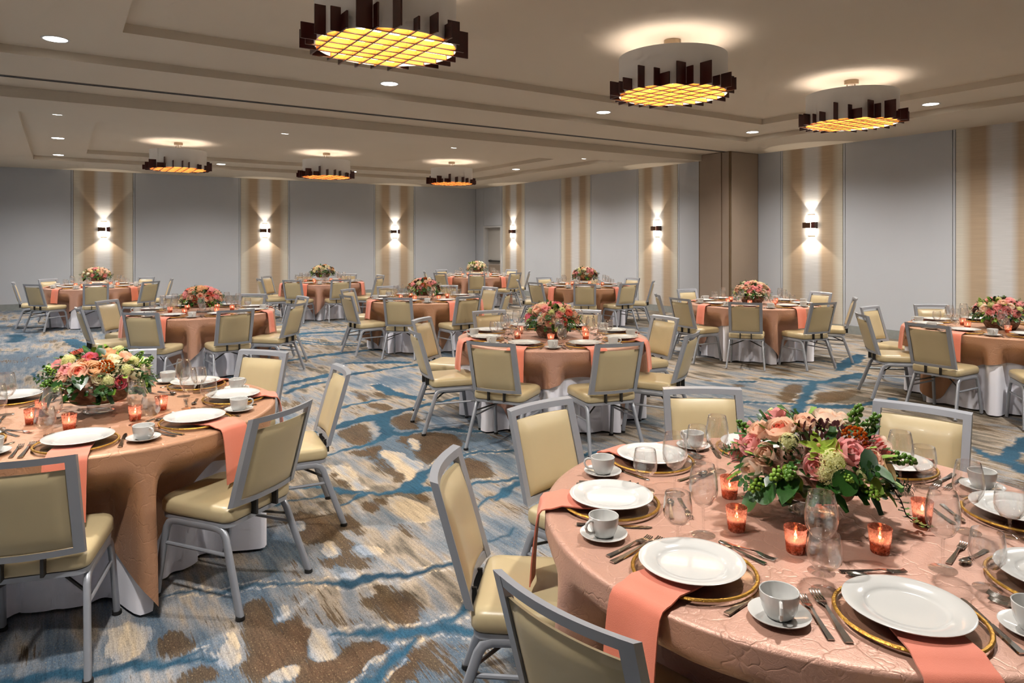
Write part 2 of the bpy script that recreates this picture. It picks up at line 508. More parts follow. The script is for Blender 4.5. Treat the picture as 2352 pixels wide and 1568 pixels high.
BRANCHES = [
    [(0.43,3.69,0.012),(0.64,3.59,0.012),(0.89,3.50,0.012),(1.03,3.43,0.015),(1.18,3.35,0.026),(1.21,3.31,0.044),(1.32,3.29,0.037),(1.50,3.23,0.027),(1.68,3.21,0.020),(1.87,3.18,0.017)],
    [(0.96,2.95,0.012),(1.04,2.90,0.017),(1.14,2.84,0.025),(1.24,2.76,0.033),(1.34,2.70,0.034),(1.43,2.70,0.039),(1.49,2.61,0.030),(1.64,2.50,0.025)],
    [(1.36,2.73,0.012),(1.52,2.77,0.021),(1.63,2.81,0.013)],
    [(1.26,2.69,0.019),(1.14,2.63,0.022),(1.06,2.58,0.026),(0.99,2.53,0.026),(0.88,2.44,0.026),(0.78,2.30,0.017)],
    [(-0.19,3.30,0.035),(-0.06,3.25,0.035),(0.06,3.19,0.037),(0.15,3.16,0.037),(0.28,3.12,0.034),(0.41,3.07,0.029),(0.50,3.01,0.016),(0.54,2.99,0.012)],
    [(0.41,3.09,0.012),(0.48,3.10,0.012)],
    [(1.78,6.09,0.047),(1.96,6.10,0.054),(2.15,6.18,0.070),(2.39,6.27,0.086),(2.58,6.30,0.109),(2.81,6.38,0.073),(3.02,6.43,0.054),(3.41,6.52,0.041),(3.88,6.61,0.036)],
    [(2.56,6.20,0.093),(2.50,5.94,0.056),(2.43,5.74,0.070),(2.31,5.56,0.054),(2.20,5.50,0.037),(2.03,5.46,0.026),(1.85,5.40,0.020),(1.64,5.33,0.018)],
    [(2.42,5.72,0.069),(2.52,5.60,0.051),(2.69,5.61,0.030),(2.92,5.58,0.042),(3.01,5.41,0.035),(3.21,5.23,0.029)],
    [(1.26,4.86,0.029),(1.49,4.71,0.033),(1.55,4.65,0.042),(1.61,4.53,0.038),(1.71,4.44,0.031),(1.80,4.38,0.027),(1.91,4.35,0.041),(1.99,4.33,0.068),(2.14,4.26,0.048),(2.29,4.21,0.035),(2.43,4.19,0.029),(2.71,4.12,0.023),(2.97,4.05,0.019)],
    [(2.02,4.37,0.062),(2.09,4.45,0.047),(2.23,4.57,0.039),(2.41,4.71,0.026),(2.50,4.79,0.022),(2.69,4.81,0.023),(2.83,4.79,0.024),(3.04,4.69,0.024),(3.19,4.53,0.019)],
    [(1.68,4.40,0.030),(1.58,4.34,0.022),(1.49,4.31,0.012)],
    [(1.07,4.56,0.016),(1.20,4.56,0.016),(1.37,4.55,0.017),(1.51,4.55,0.027)],
    [(2.69,4.04,0.043),(2.61,3.98,0.042),(2.50,3.92,0.036),(2.38,3.84,0.019)],
    [(2.25,3.39,0.012),(2.09,3.35,0.012),(1.96,3.30,0.016),(1.89,3.22,0.017),(1.78,3.09,0.016)],
    [(1.92,8.16,0.041),(2.18,8.24,0.043),(2.42,8.42,0.067),(2.64,8.49,0.093),(2.88,8.61,0.085),(3.11,8.49,0.073),(3.46,8.54,0.051),(3.97,8.62,0.055),(4.39,8.67,0.058)],
    [(2.10,7.83,0.038),(2.31,8.04,0.061),(2.54,8.16,0.064),(2.71,8.23,0.034)],
    [(2.62,9.91,0.061),(2.93,10.01,0.064),(3.28,10.14,0.100),(3.60,10.17,0.103),(3.87,10.20,0.071),(4.38,10.17,0.056)],
    [(3.32,9.29,0.044),(3.59,9.15,0.072),(3.79,9.06,0.101),(4.06,8.88,0.086)],
    [(3.11,7.67,0.072),(3.10,7.17,0.082),(3.18,6.91,0.070),(3.23,6.71,0.051)],
    [(2.37,6.83,0.031),(2.62,6.92,0.033),(2.92,6.96,0.026)],
    [(3.58,12.63,0.101),(3.80,12.70,0.126),(4.15,12.62,0.126),(4.54,12.58,0.080)],
    [(5.90,5.04,0.036),(6.01,4.77,0.043),(6.20,4.60,0.043),(6.51,4.28,0.051),(6.58,4.15,0.075),(6.79,4.03,0.068),(7.02,3.99,0.045),(7.55,3.96,0.039)],
    [(5.22,4.46,0.021),(5.49,4.36,0.022),(5.77,4.22,0.029),(6.19,4.14,0.032),(6.51,4.17,0.034)],
    [(6.14,4.20,0.047),(6.31,4.30,0.058),(6.65,4.47,0.054),(7.22,4.77,0.063),(7.55,4.94,0.068),(7.87,4.88,0.060),(8.33,4.90,0.126),(8.56,4.92,0.093)],
    [(7.30,5.41,0.071),(7.40,5.25,0.070),(7.65,4.97,0.035)],
    [(8.56,5.24,0.056),(8.99,5.42,0.091),(9.42,5.55,0.126),(9.97,5.77,0.073)],
    [(6.86,5.45,0.045),(6.99,5.40,0.057)],
    [(7.13,2.54,0.070),(6.21,2.41,0.066),(5.92,2.18,0.058)],
    [(6.27,2.65,0.035),(6.06,2.38,0.048),(6.14,2.21,0.047)],
    [(0.13,14.10,0.103),(0.28,13.12,0.126),(0.43,12.55,0.103),(0.61,12.03,0.058)],
    [(-0.71,15.31,0.116),(-0.60,14.90,0.111),(-0.67,14.32,0.102)],
]
BROWN = [
    [(1.18,3.64),(1.33,3.85),(1.36,3.71),(1.34,3.58),(1.42,3.52),(1.42,3.41),(1.45,3.30),(1.42,3.29),(1.29,3.35),(1.22,3.45),(1.15,3.54)],
    [(1.20,3.21),(1.31,3.25),(1.40,3.20),(1.42,3.04),(1.37,2.86),(1.30,2.80),(1.25,2.84),(1.23,2.95),(1.21,3.07)],
    [(1.12,4.33),(1.39,4.19),(1.39,4.03),(1.36,3.83),(1.23,3.80),(1.14,4.00)],
    [(0.33,3.30),(0.39,3.34),(0.44,3.28),(0.48,3.17),(0.50,3.05),(0.46,3.03),(0.41,3.07),(0.34,3.11),(0.33,3.21)],
    [(0.85,3.17),(0.89,3.07),(0.89,2.92),(0.87,2.81),(0.82,2.82),(0.80,2.93)],
    [(0.62,2.92),(0.72,3.01),(0.78,2.82),(0.67,2.74),(0.60,2.80)],
    [(0.70,3.41),(0.82,3.44),(0.79,3.13),(0.78,2.85),(0.69,2.88),(0.67,3.14)],
    [(0.81,2.80),(0.94,2.73),(1.07,2.78),(1.18,2.73),(1.06,2.64),(0.96,2.54),(0.76,2.67)],
    [(1.18,2.62),(1.21,2.61),(1.22,2.54),(1.20,2.53)],
    [(1.27,2.65),(1.34,2.61),(1.32,2.60)],
    [(1.09,2.56),(1.17,2.56),(1.17,2.48),(1.12,2.44),(1.06,2.48)],
    [(0.40,2.99),(0.52,2.97),(0.51,2.84),(0.36,2.94)],
    [(2.09,5.35),(2.21,5.39),(2.10,4.92),(2.12,4.77),(2.08,4.49),(2.01,4.40),(1.95,4.38),(1.99,4.61),(1.98,4.83),(2.01,5.11)],
    [(2.58,6.14),(2.90,6.31),(2.92,6.08),(2.72,5.70),(2.52,5.74),(2.51,5.89)],
    [(2.46,5.60),(2.75,5.59),(2.90,5.31),(2.73,4.93),(2.54,4.76),(2.32,4.73),(2.36,5.02),(2.39,5.31)],
    [(2.08,6.03),(2.36,6.18),(2.30,5.75),(2.17,5.53),(2.06,5.53),(2.02,5.84)],
    [(2.61,4.79),(2.72,4.61),(2.67,4.32),(2.59,4.22),(2.41,4.31)],
    [(1.66,4.95),(1.76,4.94),(1.74,4.68),(1.69,4.53),(1.62,4.65)],
    [(1.20,4.36),(1.34,4.22),(1.34,3.99),(1.33,3.86),(1.46,3.65),(1.36,3.67),(1.28,3.59),(1.22,3.68),(1.26,3.85),(1.14,4.12)],
    [(1.76,3.84),(1.79,3.82),(1.72,3.68),(1.70,3.71)],
    [(1.77,4.34),(1.81,4.29),(1.76,4.15),(1.72,4.18)],
    [(2.00,4.25),(2.04,4.16),(2.01,4.09),(1.96,4.12)],
    [(2.10,3.64),(2.11,3.57),(2.09,3.46),(2.07,3.53)],
    [(1.63,4.28),(1.72,4.30),(1.67,4.05),(1.64,4.03),(1.62,4.17)],
    [(1.43,4.25),(1.48,4.17),(1.51,3.88),(1.44,3.77),(1.40,3.95)],
    [(1.65,3.87),(1.71,3.83),(1.73,3.54),(1.69,3.51),(1.68,3.65)],
    [(2.67,6.82),(2.84,6.77),(2.84,6.46),(2.69,6.39)],
    [(2.74,7.59),(2.84,7.37),(2.82,7.04),(2.67,7.07)],
    [(2.93,7.31),(3.03,7.25),(2.97,7.08),(2.89,7.10)],
    [(1.95,5.40),(2.04,5.39),(2.03,5.24),(1.96,5.21)],
    [(2.54,4.14),(2.66,4.06),(2.53,3.97)],
    [(2.70,6.87),(2.80,6.80),(2.83,6.45),(2.70,6.46)],
    [(2.83,7.91),(2.84,7.58),(2.75,7.54)],
    [(6.71,4.83),(7.29,5.09),(7.36,4.97),(7.12,4.69),(6.49,4.40),(6.38,4.53)],
    [(7.12,4.62),(7.60,4.45),(7.20,4.24),(6.59,4.22),(6.61,4.38)],
    [(6.68,5.49),(6.79,5.42),(6.66,5.21),(6.58,5.33)],
    [(6.66,5.91),(6.66,5.66),(6.47,5.63)],
]
PALE = [
    [(1.36,3.71),(1.43,3.72),(1.50,3.57),(1.45,3.50),(1.35,3.57)],
    [(1.22,3.81),(1.26,3.89),(1.29,3.71),(1.25,3.63),(1.19,3.65)],
    [(0.94,3.11),(0.96,2.95),(0.96,2.77),(0.94,2.73),(0.86,2.78),(0.89,2.98)],
    [(0.83,3.31),(0.89,3.30),(0.88,3.15),(0.84,3.13)],
    [(1.16,4.21),(1.22,4.20),(1.20,4.06),(1.15,4.05)],
    [(1.24,3.18),(1.30,3.17),(1.27,3.11),(1.23,3.13)],
    [(1.21,3.43),(1.28,3.38),(1.26,3.33),(1.21,3.38)],
    [(1.47,3.40),(1.51,3.28),(1.47,3.27),(1.45,3.34)],
    [(2.14,5.24),(2.23,5.26),(2.29,5.07),(2.30,4.72),(2.06,4.48),(2.11,4.78),(2.12,4.97)],
    [(2.52,5.47),(2.56,5.36),(2.44,5.08),(2.42,5.21)],
    [(1.80,4.29),(1.91,4.23),(1.98,3.96),(1.93,3.75),(1.76,3.84),(1.76,4.08)],
    [(1.68,5.19),(1.83,5.03),(1.75,4.49),(1.68,4.53),(1.69,4.99)],
    [(0.15,3.47),(0.26,3.52),(0.36,3.38),(0.26,3.19),(0.18,3.18)],
    [(0.59,3.18),(0.63,3.17),(0.63,2.97),(0.56,2.83),(0.54,2.97)],
    [(0.68,2.77),(0.80,2.82),(0.82,2.79),(0.74,2.69),(0.67,2.73)],
]
FL_ONE = [('peach_rose',-0.158,0.093,0.116,0.036),('garden_rose',-0.158,0.013,0.131,0.044),('pink_rose',-0.210,0.083,0.073,0.038),('peach_rose',-0.231,0.013,0.064,0.034),('blush_rose',-0.244,0.055,0.004,0.040),('peach_rose',-0.082,-0.031,0.159,0.036),('blush_rose',0.005,-0.053,0.166,0.042),('blush_rose',0.079,-0.071,0.154,0.034),('succulent',-0.102,-0.082,0.145,0.050),('succulent',-0.048,-0.115,0.147,0.042),('berry_cluster',-0.015,-0.164,0.128,0.040),('dahlia',-0.002,-0.205,0.097,0.036),('dahlia',0.114,-0.187,0.082,0.040),('peach_rose',-0.020,-0.224,0.074,0.034),('pink_rose',-0.076,-0.194,0.094,0.045),('blush_rose',0.144,-0.177,0.081,0.034),('orchid',-0.149,-0.122,0.109,0.050),('orchid',-0.128,-0.163,0.095,0.050),('pink_rose',-0.190,-0.140,0.056,0.036),('hydrangea',-0.148,-0.171,0.072,0.050),('hydrangea',-0.177,-0.166,0.040,0.040),('cream_calla',0.022,-0.244,0.034,0.042),('hydrangea',-0.186,-0.044,0.109,0.040),('blush_rose',-0.137,-0.003,0.142,0.030),('bud_sprig',-0.240,-0.055,0.030,0.060),('bud_sprig',-0.248,0.009,-0.019,0.055),('bud_sprig',-0.082,-0.236,0.005,0.055),('berry_sprig',0.076,-0.100,0.147,0.060),('berry_sprig',0.139,-0.206,0.046,0.060),('berry_sprig',-0.228,-0.086,0.037,0.055),('berry_sprig',0.140,-0.117,0.123,0.055),('hydrangea',-0.073,-0.231,0.042,0.034),('rosette',-0.206,-0.058,0.088,0.040),('bud_sprig',-0.134,-0.203,0.039,0.040)]
FL_TWO = [('coral_dahlia',-0.101,0.048,0.158,0.030),('pink_rose',-0.194,0.004,0.108,0.030),('hydrangea',-0.141,-0.081,0.129,0.045),('hot_rose',-0.043,-0.125,0.144,0.036),('tan_rose',0.043,-0.080,0.158,0.034),('cream_rose',0.066,-0.156,0.125,0.036),('peach_rose',0.121,-0.094,0.134,0.036),('hydrangea',0.159,-0.115,0.105,0.036),('garden_rose',-0.095,-0.195,0.085,0.046),('pink_rose',-0.150,-0.145,0.094,0.036),('tan_rose',-0.028,-0.205,0.095,0.045),('berry_cluster',0.023,-0.202,0.099,0.040),('rosette',0.072,-0.214,0.073,0.038),('hydrangea',0.118,-0.192,0.074,0.040),('cream_rose',0.162,-0.179,0.044,0.036),('hydrangea',0.031,-0.244,0.032,0.042),('hot_rose',0.083,-0.234,0.020,0.034),('peach_rose',-0.174,-0.161,0.054,0.034),('blush_rose',0.221,-0.090,0.052,0.030),('bud_sprig',-0.203,-0.098,0.074,0.050),('bud_sprig',-0.165,-0.186,0.017,0.050),('berry_sprig',0.211,-0.076,0.075,0.055),('berry_sprig',-0.208,-0.129,0.035,0.055),('bud_sprig',0.177,-0.176,-0.001,0.050),('cream_rose',-0.008,-0.239,0.049,0.034),('tan_rose',-0.079,-0.158,0.121,0.032)]
LF_ONE = [('round_leaf',-0.191,0.098,-0.125,0.045),('round_leaf',-0.262,-0.010,-0.045,0.045),('round_leaf',-0.157,-0.217,0.023,0.042),('ovate_leaf',-0.060,-0.255,0.047,0.060),('ovate_leaf',-0.253,-0.091,-0.016,0.065),('ovate_leaf',-0.079,-0.241,0.066,0.050),('ovate_leaf',-0.265,-0.049,-0.001,0.050)]
LF_TWO = [('ovate_leaf',-0.090,-0.247,0.042,0.075),('ovate_leaf',-0.226,-0.145,-0.019,0.060),('ovate_leaf',0.214,-0.165,0.005,0.060),('ovate_leaf',-0.118,-0.242,0.006,0.050),('ovate_leaf',0.006,-0.139,0.163,0.040),('ovate_leaf',0.175,-0.195,-0.044,0.050),('round_leaf',-0.189,-0.191,0.021,0.035)]


# ------------------------------------------------------------------ floor: one carpet with its woven motif
def axis(lo, hi, f0, f1, fine, coarse):
    a = np.arange(lo, f0, coarse)
    b = np.arange(f0, f1, fine)
    c = np.arange(f1, hi, coarse)
    return np.concatenate([a, b, c, [hi]])
def build_floor():
    xs = axis(ROOM['x0'], ROOM['x1'], -0.7, 4.0, 0.016, 0.05)
    ys = axis(ROOM['y0'], ROOM['y1'], 1.0, 7.0, 0.016, 0.05)
    X, Y = np.meshgrid(xs, ys)
    x, y = X.ravel(), Y.ravel()
    n = len(x)
    # ragged woven edges: warp the lookup point a little
    wx = x + 0.012 * np.sin(y * 21 + 2 * np.sin(x * 13)) + 0.007 * np.sin(x * 57 + y * 43) + 0.005 * np.sin(x * 131 - y * 97)
    wy = y + 0.018 * np.sin(x * 19 + 2 * np.sin(y * 11)) + 0.010 * np.sin(x * 61 - y * 39)
    d_blue = np.full(n, 9.0)
    def seg(ax, ay, aw, bx, by, bw):
        pad = 0.35
        sel = np.nonzero((wx > min(ax, bx) - pad) & (wx < max(ax, bx) + pad) & (wy > min(ay, by) - pad) & (wy < max(ay, by) + pad))[0]
        if not len(sel):
            return
        px, py = wx[sel], wy[sel]
        dx, dy = bx - ax, by - ay
        t = np.clip(((px - ax) * dx + (py - ay) * dy) / (dx * dx + dy * dy + 1e-9), 0, 1)
        d = np.hypot(px - ax - t * dx, py - ay - t * dy) - (aw + t * (bw - aw))
        d_blue[sel] = np.minimum(d_blue[sel], d)
    for pl in BRANCHES:
        for (a, b) in zip(pl, pl[1:]):
            seg(*a, *b)
    # the branching goes on over the rest of the carpet
    R = random.Random(11)
    for _ in range(48):
        px, py = R.uniform(-2, 12), R.uniform(-2, 20.6)
        a = R.choice((0.15, 0.5, 2.3, 2.6, -0.2, 1.2)) + R.uniform(-.3, .3)
        w = R.uniform(0.02, 0.06)
        pts = [(px, py, w * .4)]
        for k in range(R.randint(4, 8)):
            a += R.uniform(-.5, .5)
            px += 0.55 * math.cos(a); py += 0.55 * math.sin(a)
            pts.append((px, py, w * R.uniform(.3, 1.2)))
        pts[-1] = (px, py, 0.004)
        mx, my = pts[len(pts) // 2][:2]
        if -0.4 < mx < 3.2 and 1.6 < my < 9.5:
            continue
        if 5.4 < mx < 8.6 and 3.8 < my < 7:
            continue
        for (p, q) in zip(pts, pts[1:]):
            seg(*p, *q)
    def inside(poly):
        P = np.array(poly)
        c = np.zeros(n, bool)
        sel = np.nonzero((wx > P[:, 0].min()) & (wx < P[:, 0].max()) & (wy > P[:, 1].min()) & (wy < P[:, 1].max()))[0]
        if not len(sel):
            return c
        px, py = wx[sel], wy[sel]
        r = np.zeros(len(sel), bool)
        for i in range(len(P)):
            x1, y1 = P[i]; x2, y2 = P[i - 1]
            hit = ((y1 > py) != (y2 > py)) & (px < (x2 - x1) * (py - y1) / (y2 - y1 + 1e-12) + x1)
            r ^= hit
        c[sel] = r
        return c
    brown = np.zeros(n); pale = np.zeros(n)
    near_brown_shade = np.clip((3.6 - y) / 1.6, 0, 1) * 0.34  # more brown weave near the camera, partly standing in for dimmer light
    for q in BROWN:
        brown[inside(q)] = 1
    for q in PALE:
        m = inside(q); pale[m] = 1; brown[m] = 0
    blue = np.clip(0.5 - d_blue / 0.02, 0, 1)
    edge = np.clip(1 - np.abs(d_blue - 0.022) / 0.016, 0, 1)
    side = (np.sin(x * 2.1 + 1.3 * np.sin(y * 1.7)) > -0.1)
    pale = np.maximum(pale, edge * side)
    brown = np.where(d_blue < 0.04, brown * .3, brown)
    ny, nx = X.shape
    def soften(q, k):
        q = q.reshape(ny, nx)
        for _ in range(k):
            p = np.pad(q, 1, mode='edge')
            q = (p[1:-1, 1:-1] * 2 + p[:-2, 1:-1] + p[2:, 1:-1] + p[1:-1, :-2] + p[1:-1, 2:]) / 6
        return q.ravel()
    brown = np.clip(soften(brown, 9) + near_brown_shade, 0, 1.1); pale = np.maximum(soften(pale, 3), pale * edge)
    idx = np.arange(n).reshape(ny, nx)
    f = np.stack([idx[:-1, :-1], idx[:-1, 1:], idx[1:, 1:], idx[1:, :-1]], -1).reshape(-1, 4)
    me = bpy.data.meshes.new('floor')
    me.vertices.add(n)
    me.vertices.foreach_set('co', np.stack([x, y, np.zeros(n)], -1).ravel())
    me.loops.add(f.size)
    me.loops.foreach_set('vertex_index', f.ravel().astype(np.int32))
    me.polygons.add(len(f))
    me.polygons.foreach_set('loop_start', (np.arange(len(f)) * 4).astype(np.int32))
    me.update()
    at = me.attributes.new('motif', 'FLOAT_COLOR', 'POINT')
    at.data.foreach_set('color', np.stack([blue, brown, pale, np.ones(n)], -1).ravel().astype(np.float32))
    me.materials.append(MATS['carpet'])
    struct('floor', me)
build_floor()

# ------------------------------------------------------------------ ceiling with two stepped coffers
X0, X1, Y0, Y1 = ROOM['x0'], ROOM['x1'], ROOM['y0'], ROOM['y1']
ZS, ZR, ZT = ROOM['soffit'], ROOM['ring'], ROOM['tray']
COFFERS = [(-0.50, 10.45, 1.47, 8.18, 0.47, 9.52, 2.47, 7.15), (-0.50, 10.45, 11.80, 18.52, 0.47, 9.52, 12.78, 17.50)]
m = MB()
def plate(mb, x0, x1, y0, y1, z):
    mb.add([(x0, y0, z), (x0, y1, z), (x1, y1, z), (x1, y0, z)], [(0, 1, 2, 3)])
c0, c1 = COFFERS
plate(m, X0, X1, Y0, c0[2], ZS); plate(m, X0, X1, c0[3], c1[2], ZS); plate(m, X0, X1, c1[3], Y1, ZS)
for c in COFFERS:
    plate(m, X0, c[0], c[2], c[3], ZS); plate(m, c[1], X1, c[2], c[3], ZS)
ceil = struct('ceiling', m.mesh('ceiling', 'ceiling_paint', False))
for (a, b, c, d, e, f, g, h) in COFFERS:
    m = MB()
    def ring(x0, x1, y0, y1, z0, z1):
        m.loft([[(x0, y0, z0), (x1, y0, z0), (x1, y1, z0), (x0, y1, z0)], [(x0, y0, z1), (x1, y0, z1), (x1, y1, z1), (x0, y1, z1)]], False, False)
    ring(a, b, c, d, ZS, ZR)
    m.loft([[(a, c, ZR), (b, c, ZR), (b, d, ZR), (a, d, ZR)], [(e, g, ZR), (f, g, ZR), (f, h, ZR), (e, h, ZR)]], False, False)
    ring(e, f, g, h, ZR, ZT)
    plate(m, e, f, g, h, ZT)
    ob('coffer', m.mesh('coffer', 'ceiling_paint', False), ceil)
struct('trim_1', MB().box(X0, 11.23, 9.90, 10.00, 3.372, ZS - 0.001).mesh('header', 'ceiling_paint', False))
t = struct('trim_2', MB().box(X0, 11.23, 9.27, 9.36, ZS - 0.006, ZS - 0.001).mesh('track', 'track_lip', False))
for y in (9.285, 9.325):
    ob('track_slot', MB().box(X0, 11.23, y, y + 0.02, ZS - 0.009, ZS - 0.0062).mesh('slot', 'track_dark', False), t)

# ------------------------------------------------------------------ walls of proud panels with recessed joints
def slab(w, h, th, mat):
    return MB().box(-w / 2, w / 2, -th, 0, 0, h).mesh('panel', mat, False)
_pan = {}
def panel(parent, cx, cy, w, z0, z1, rot, mat, name='panel'):
    key = (round(w, 3), round(z1 - z0, 3), mat)
    if key not in _pan:
        _pan[key] = slab(w, z1 - z0, 0.02, mat)
    ob(name, _pan[key], parent, (cx, cy, z0), (0, 0, rot))
BH, J, ST = 0.15, 0.010, 0.045
def wall_panels(parent, lo, hi, zones, place, gaps=()):
    edges = []
    cur = lo
    for c, w in zones:
        edges.append((cur, c - w / 2, 'wall_paint')); 
        edges.append((c - w / 2, c - w / 2 + ST, 'stripe_edge')); edges.append((c - w / 2 + ST, c + w / 2 - ST, 'stripe_paper')); edges.append((c + w / 2 - ST, c + w / 2, 'stripe_edge'))
        cur = c + w / 2
    edges.append((cur, hi, 'wall_paint'))
    for a, b, mt in edges:
        segs = [(a, b)]
        for g0, g1 in gaps:
            segs = [s for (p, q) in segs for s in ((p, min(q, g0)), (max(p, g1), q)) if s[1] - s[0] > 0.03]
        for p, q in segs:
            place(parent, (p + q) / 2, q - p - J, 'wall_paint' if mt == 'stripe_edge' else mt)
wf = struct('wall_far', MB().box(X0 - 0.1, X1 + 0.5, Y1 + 0.02, Y1 + 0.12, 0, ZS + 0.02).mesh('wall_far', 'joint_dark', False))
wall_panels(wf, X0, X1, [(0.94, 1.43), (4.99, 1.43), (9.07, 1.43)], lambda pr, c, w, mt: panel(pr, c, Y1 + 0.02, w, BH, ZS, 0, mt))
m = MB()
D0, D1, DH = 19.17, 20.20, 2.14
m.box(X1 + 0.02, X1 + 0.12, Y0, D0 - 0.06, 0, ZS + 0.02); m.box(X1 + 0.02, X1 + 0.12, D1 + 0.06, Y1 + 0.02, 0, ZS + 0.02); m.box(X1 + 0.02, X1 + 0.12, D0 - 0.06, D1 + 0.06, DH + 0.06, ZS + 0.02)
wr = struct('wall_right', m.mesh('wall_right', 'joint_dark', False))
wall_panels(wr, Y0, Y1, [(4.75, 1.40), (7.96, 1.36), (12.06, 1.40), (15.25, 1.40), (18.42, 1.38)],
            lambda pr, c, w, mt: panel(pr, X1 + 0.02, c, w, BH, ZS, -PI / 2, mt), gaps=((9.18, 9.99), (D0 - 0.06, D1 + 0.06)))
panel(wr, X1 + 0.02, (D0 + D1) / 2, D1 - D0 + 0.10, DH + 0.07, ZS, -PI / 2, 'wall_paint')
struct('wall_left', MB().box(X0 - 0.1, X0, Y0 - 0.1, Y1 + 0.12, 0, ZS + 0.02).mesh('wall_left', 'wall_paint', False))
struct('wall_near', MB().box(X0 - 0.1, X1 + 0.12, Y0 - 0.1, Y0, 0, ZS + 0.02).mesh('wall_near', 'wall_paint', False))
struct('baseboard_far', MB().box(X0, X1, Y1 - 0.012, Y1 + 0.02, 0, BH - 0.004).mesh('baseboard_far', 'base_gray', False))
m = MB()
m.box(X1 - 0.012, X1 + 0.02, Y0, 9.18, 0, BH - 0.004); m.box(X1 - 0.012, X1 + 0.02, 9.99, D0 - 0.06, 0, BH - 0.004); m.box(X1 - 0.012, X1 + 0.02, D1 + 0.06, Y1 - 0.02, 0, BH - 0.004)
struct('baseboard_right', m.mesh('baseboard_right', 'base_gray', False))
# pier that hides the folding partition
pr = struct('wall_pier', MB().box(11.23, X1 + 0.01, 9.18, 9.99, 0, ZS - 0.002).mesh('pier', 'pier_edge', False))
ob('panel', MB().box(11.215, 11.23, 9.40, 9.955, 0.01, ZS - 0.012).mesh('panel', 'pier_fabric', False), pr)
ob('panel', MB().box(11.222, 11.23, 9.21, 9.375, 0.01, ZS - 0.012).mesh('panel', 'pier_fabric', False), pr)
ob('panel', MB().box(11.262, 12.075, 9.165, 9.18, 0.01, ZS - 0.012).mesh('panel', 'pier_fabric', False), pr)
# service door in its reveal
d = struct('door_1', MB().box(X1 + 0.14, X1 + 0.19, D0 + 0.02, D1 - 0.02, 0.01, DH).mesh('door_leaf', 'door_paint', False))
m = MB()
m.box(X1 - 0.015, X1 + 0.20, D0 - 0.055, D0 + 0.015, 0, DH + 0.06); m.box(X1 - 0.015, X1 + 0.20, D1 - 0.015, D1 + 0.055, 0, DH + 0.06); m.box(X1 - 0.015, X1 + 0.20, D0 + 0.015, D1 - 0.015, DH + 0.005, DH + 0.06)
ob('door_frame', m.mesh('door_frame', 'door_frame_paint', False), d)
ob('push_bar', MB().box(X1 + 0.075, X1 + 0.12, D0 + 0.08, D1 - 0.12, 0.99, 1.05).box(X1 + 0.12, X1 + 0.142, D0 + 0.08, D0 + 0.2, 0.98, 1.06).box(X1 + 0.12, X1 + 0.142, D1 - 0.22, D1 - 0.12, 0.98, 1.06).mesh('push_bar', 'bar_metal'), d)
ob('kick_plate', MB().box(X1 + 0.132, X1 + 0.141, D0 + 0.05, D1 - 0.05, 0.05, 0.90).mesh('kick_plate', 'pier_fabric', False), d)

# ------------------------------------------------------------------ recessed downlights
dl_trim = MB().lathe([(0.098, -0.004), (0.112, -0.006), (0.118, -0.002), (0.118, 0.0), (0.098, 0.0)], 28).mesh('downlight_trim', 'door_frame_paint')
dl_lens = MB().lathe([(0, -0.003), (0.098, -0.003)], 28).mesh('downlight_lens', 'lamp_disc')
def downlight(x, y, label):
    r = thing('downlight', label, 'ceiling light', 'recessed ceiling downlights', [('trim_ring', dl_trim, None, []), ('lens', dl_lens, None, [])], (x, y, ZR - 0.0005))
    L = bpy.data.lights.new('downlight_lamp', 'SPOT')
    L.energy = DOWN_W * 4; L.color = DOWN_COL; L.spot_size = rad(150); L.spot_blend = 0.85; L.shadow_soft_size = 0.09
    lo = bpy.data.objects.new('downlight_lamp', L); COL.objects.link(lo); lo.location = (0, 0, -0.03); lo.parent = r
DX = [-0.04, 3.30, 6.66, 10.04]
ORD = ['first', 'second', 'third', 'fourth']
for i, x in enumerate(DX):
    downlight(x, 7.73, 'round recessed downlight, %s from the left in the near coffer row' % ORD[i])
    downlight(x, 1.92, 'round recessed downlight, %s in the near coffer row above the camera' % ORD[i])
    downlight(x, 12.26, 'round recessed downlight, %s from the left in the far coffer row beside the track' % ORD[i])
    downlight(x, 18.10, 'round recessed downlight, %s from the left in the row nearest the far wall' % ORD[i])
downlight(DX[0], 4.8, 'round recessed downlight midway along the left side of the near coffer')
downlight(DX[3], 4.8, 'round recessed downlight midway along the right side of the near coffer')
downlight(DX[0], 15.15, 'round recessed downlight midway along the left side of the far coffer')
downlight(DX[3], 15.15, 'round recessed downlight midway along the right side of the far coffer')

# ------------------------------------------------------------------ drum pendants with egg-crate of wood slats
PR_, PB, PT = 0.52, 3.13, 3.50
z0 = PB - ZT
shade = MB().lathe([(PR_, z0), (PR_, PT - ZT), (PR_ - 0.006, PT - ZT), (PR_ - 0.006, z0), (PR_, z0)], 56).mesh('drum_shade', 'drum_fabric')
canopy = MB().lathe([(0, -0.055), (0.075, -0.055), (0.082, -0.05), (0.082, 0), (0, 0)], 28).mesh('canopy', 'nickel')
m = MB()
for k in range(3):
    a = 2 * PI * k / 3 + .3
    m.tube([(0.05 * math.cos(a), 0.05 * math.sin(a), -0.05), (0.05 * math.cos(a), 0.05 * math.sin(a), PT - ZT - 0.02), ((PR_ - .01) * math.cos(a), (PR_ - .01) * math.sin(a), PT - ZT - 0.02)], 0.006, 6)
spider = m.mesh('spider', 'nickel')
m = MB()
n = 40
loops = []
for k in range(8):
    a = 2 * PI * k / 8
    loops.append([((0.480 + 0.012 * math.cos(a)) * math.cos(2 * PI * i / n), (0.480 + 0.012 * math.cos(a)) * math.sin(2 * PI * i / n), PT - ZT - 0.030 + 0.012 * math.sin(a)) for i in range(n)])
m.loft(loops + [loops[0]], False, False)
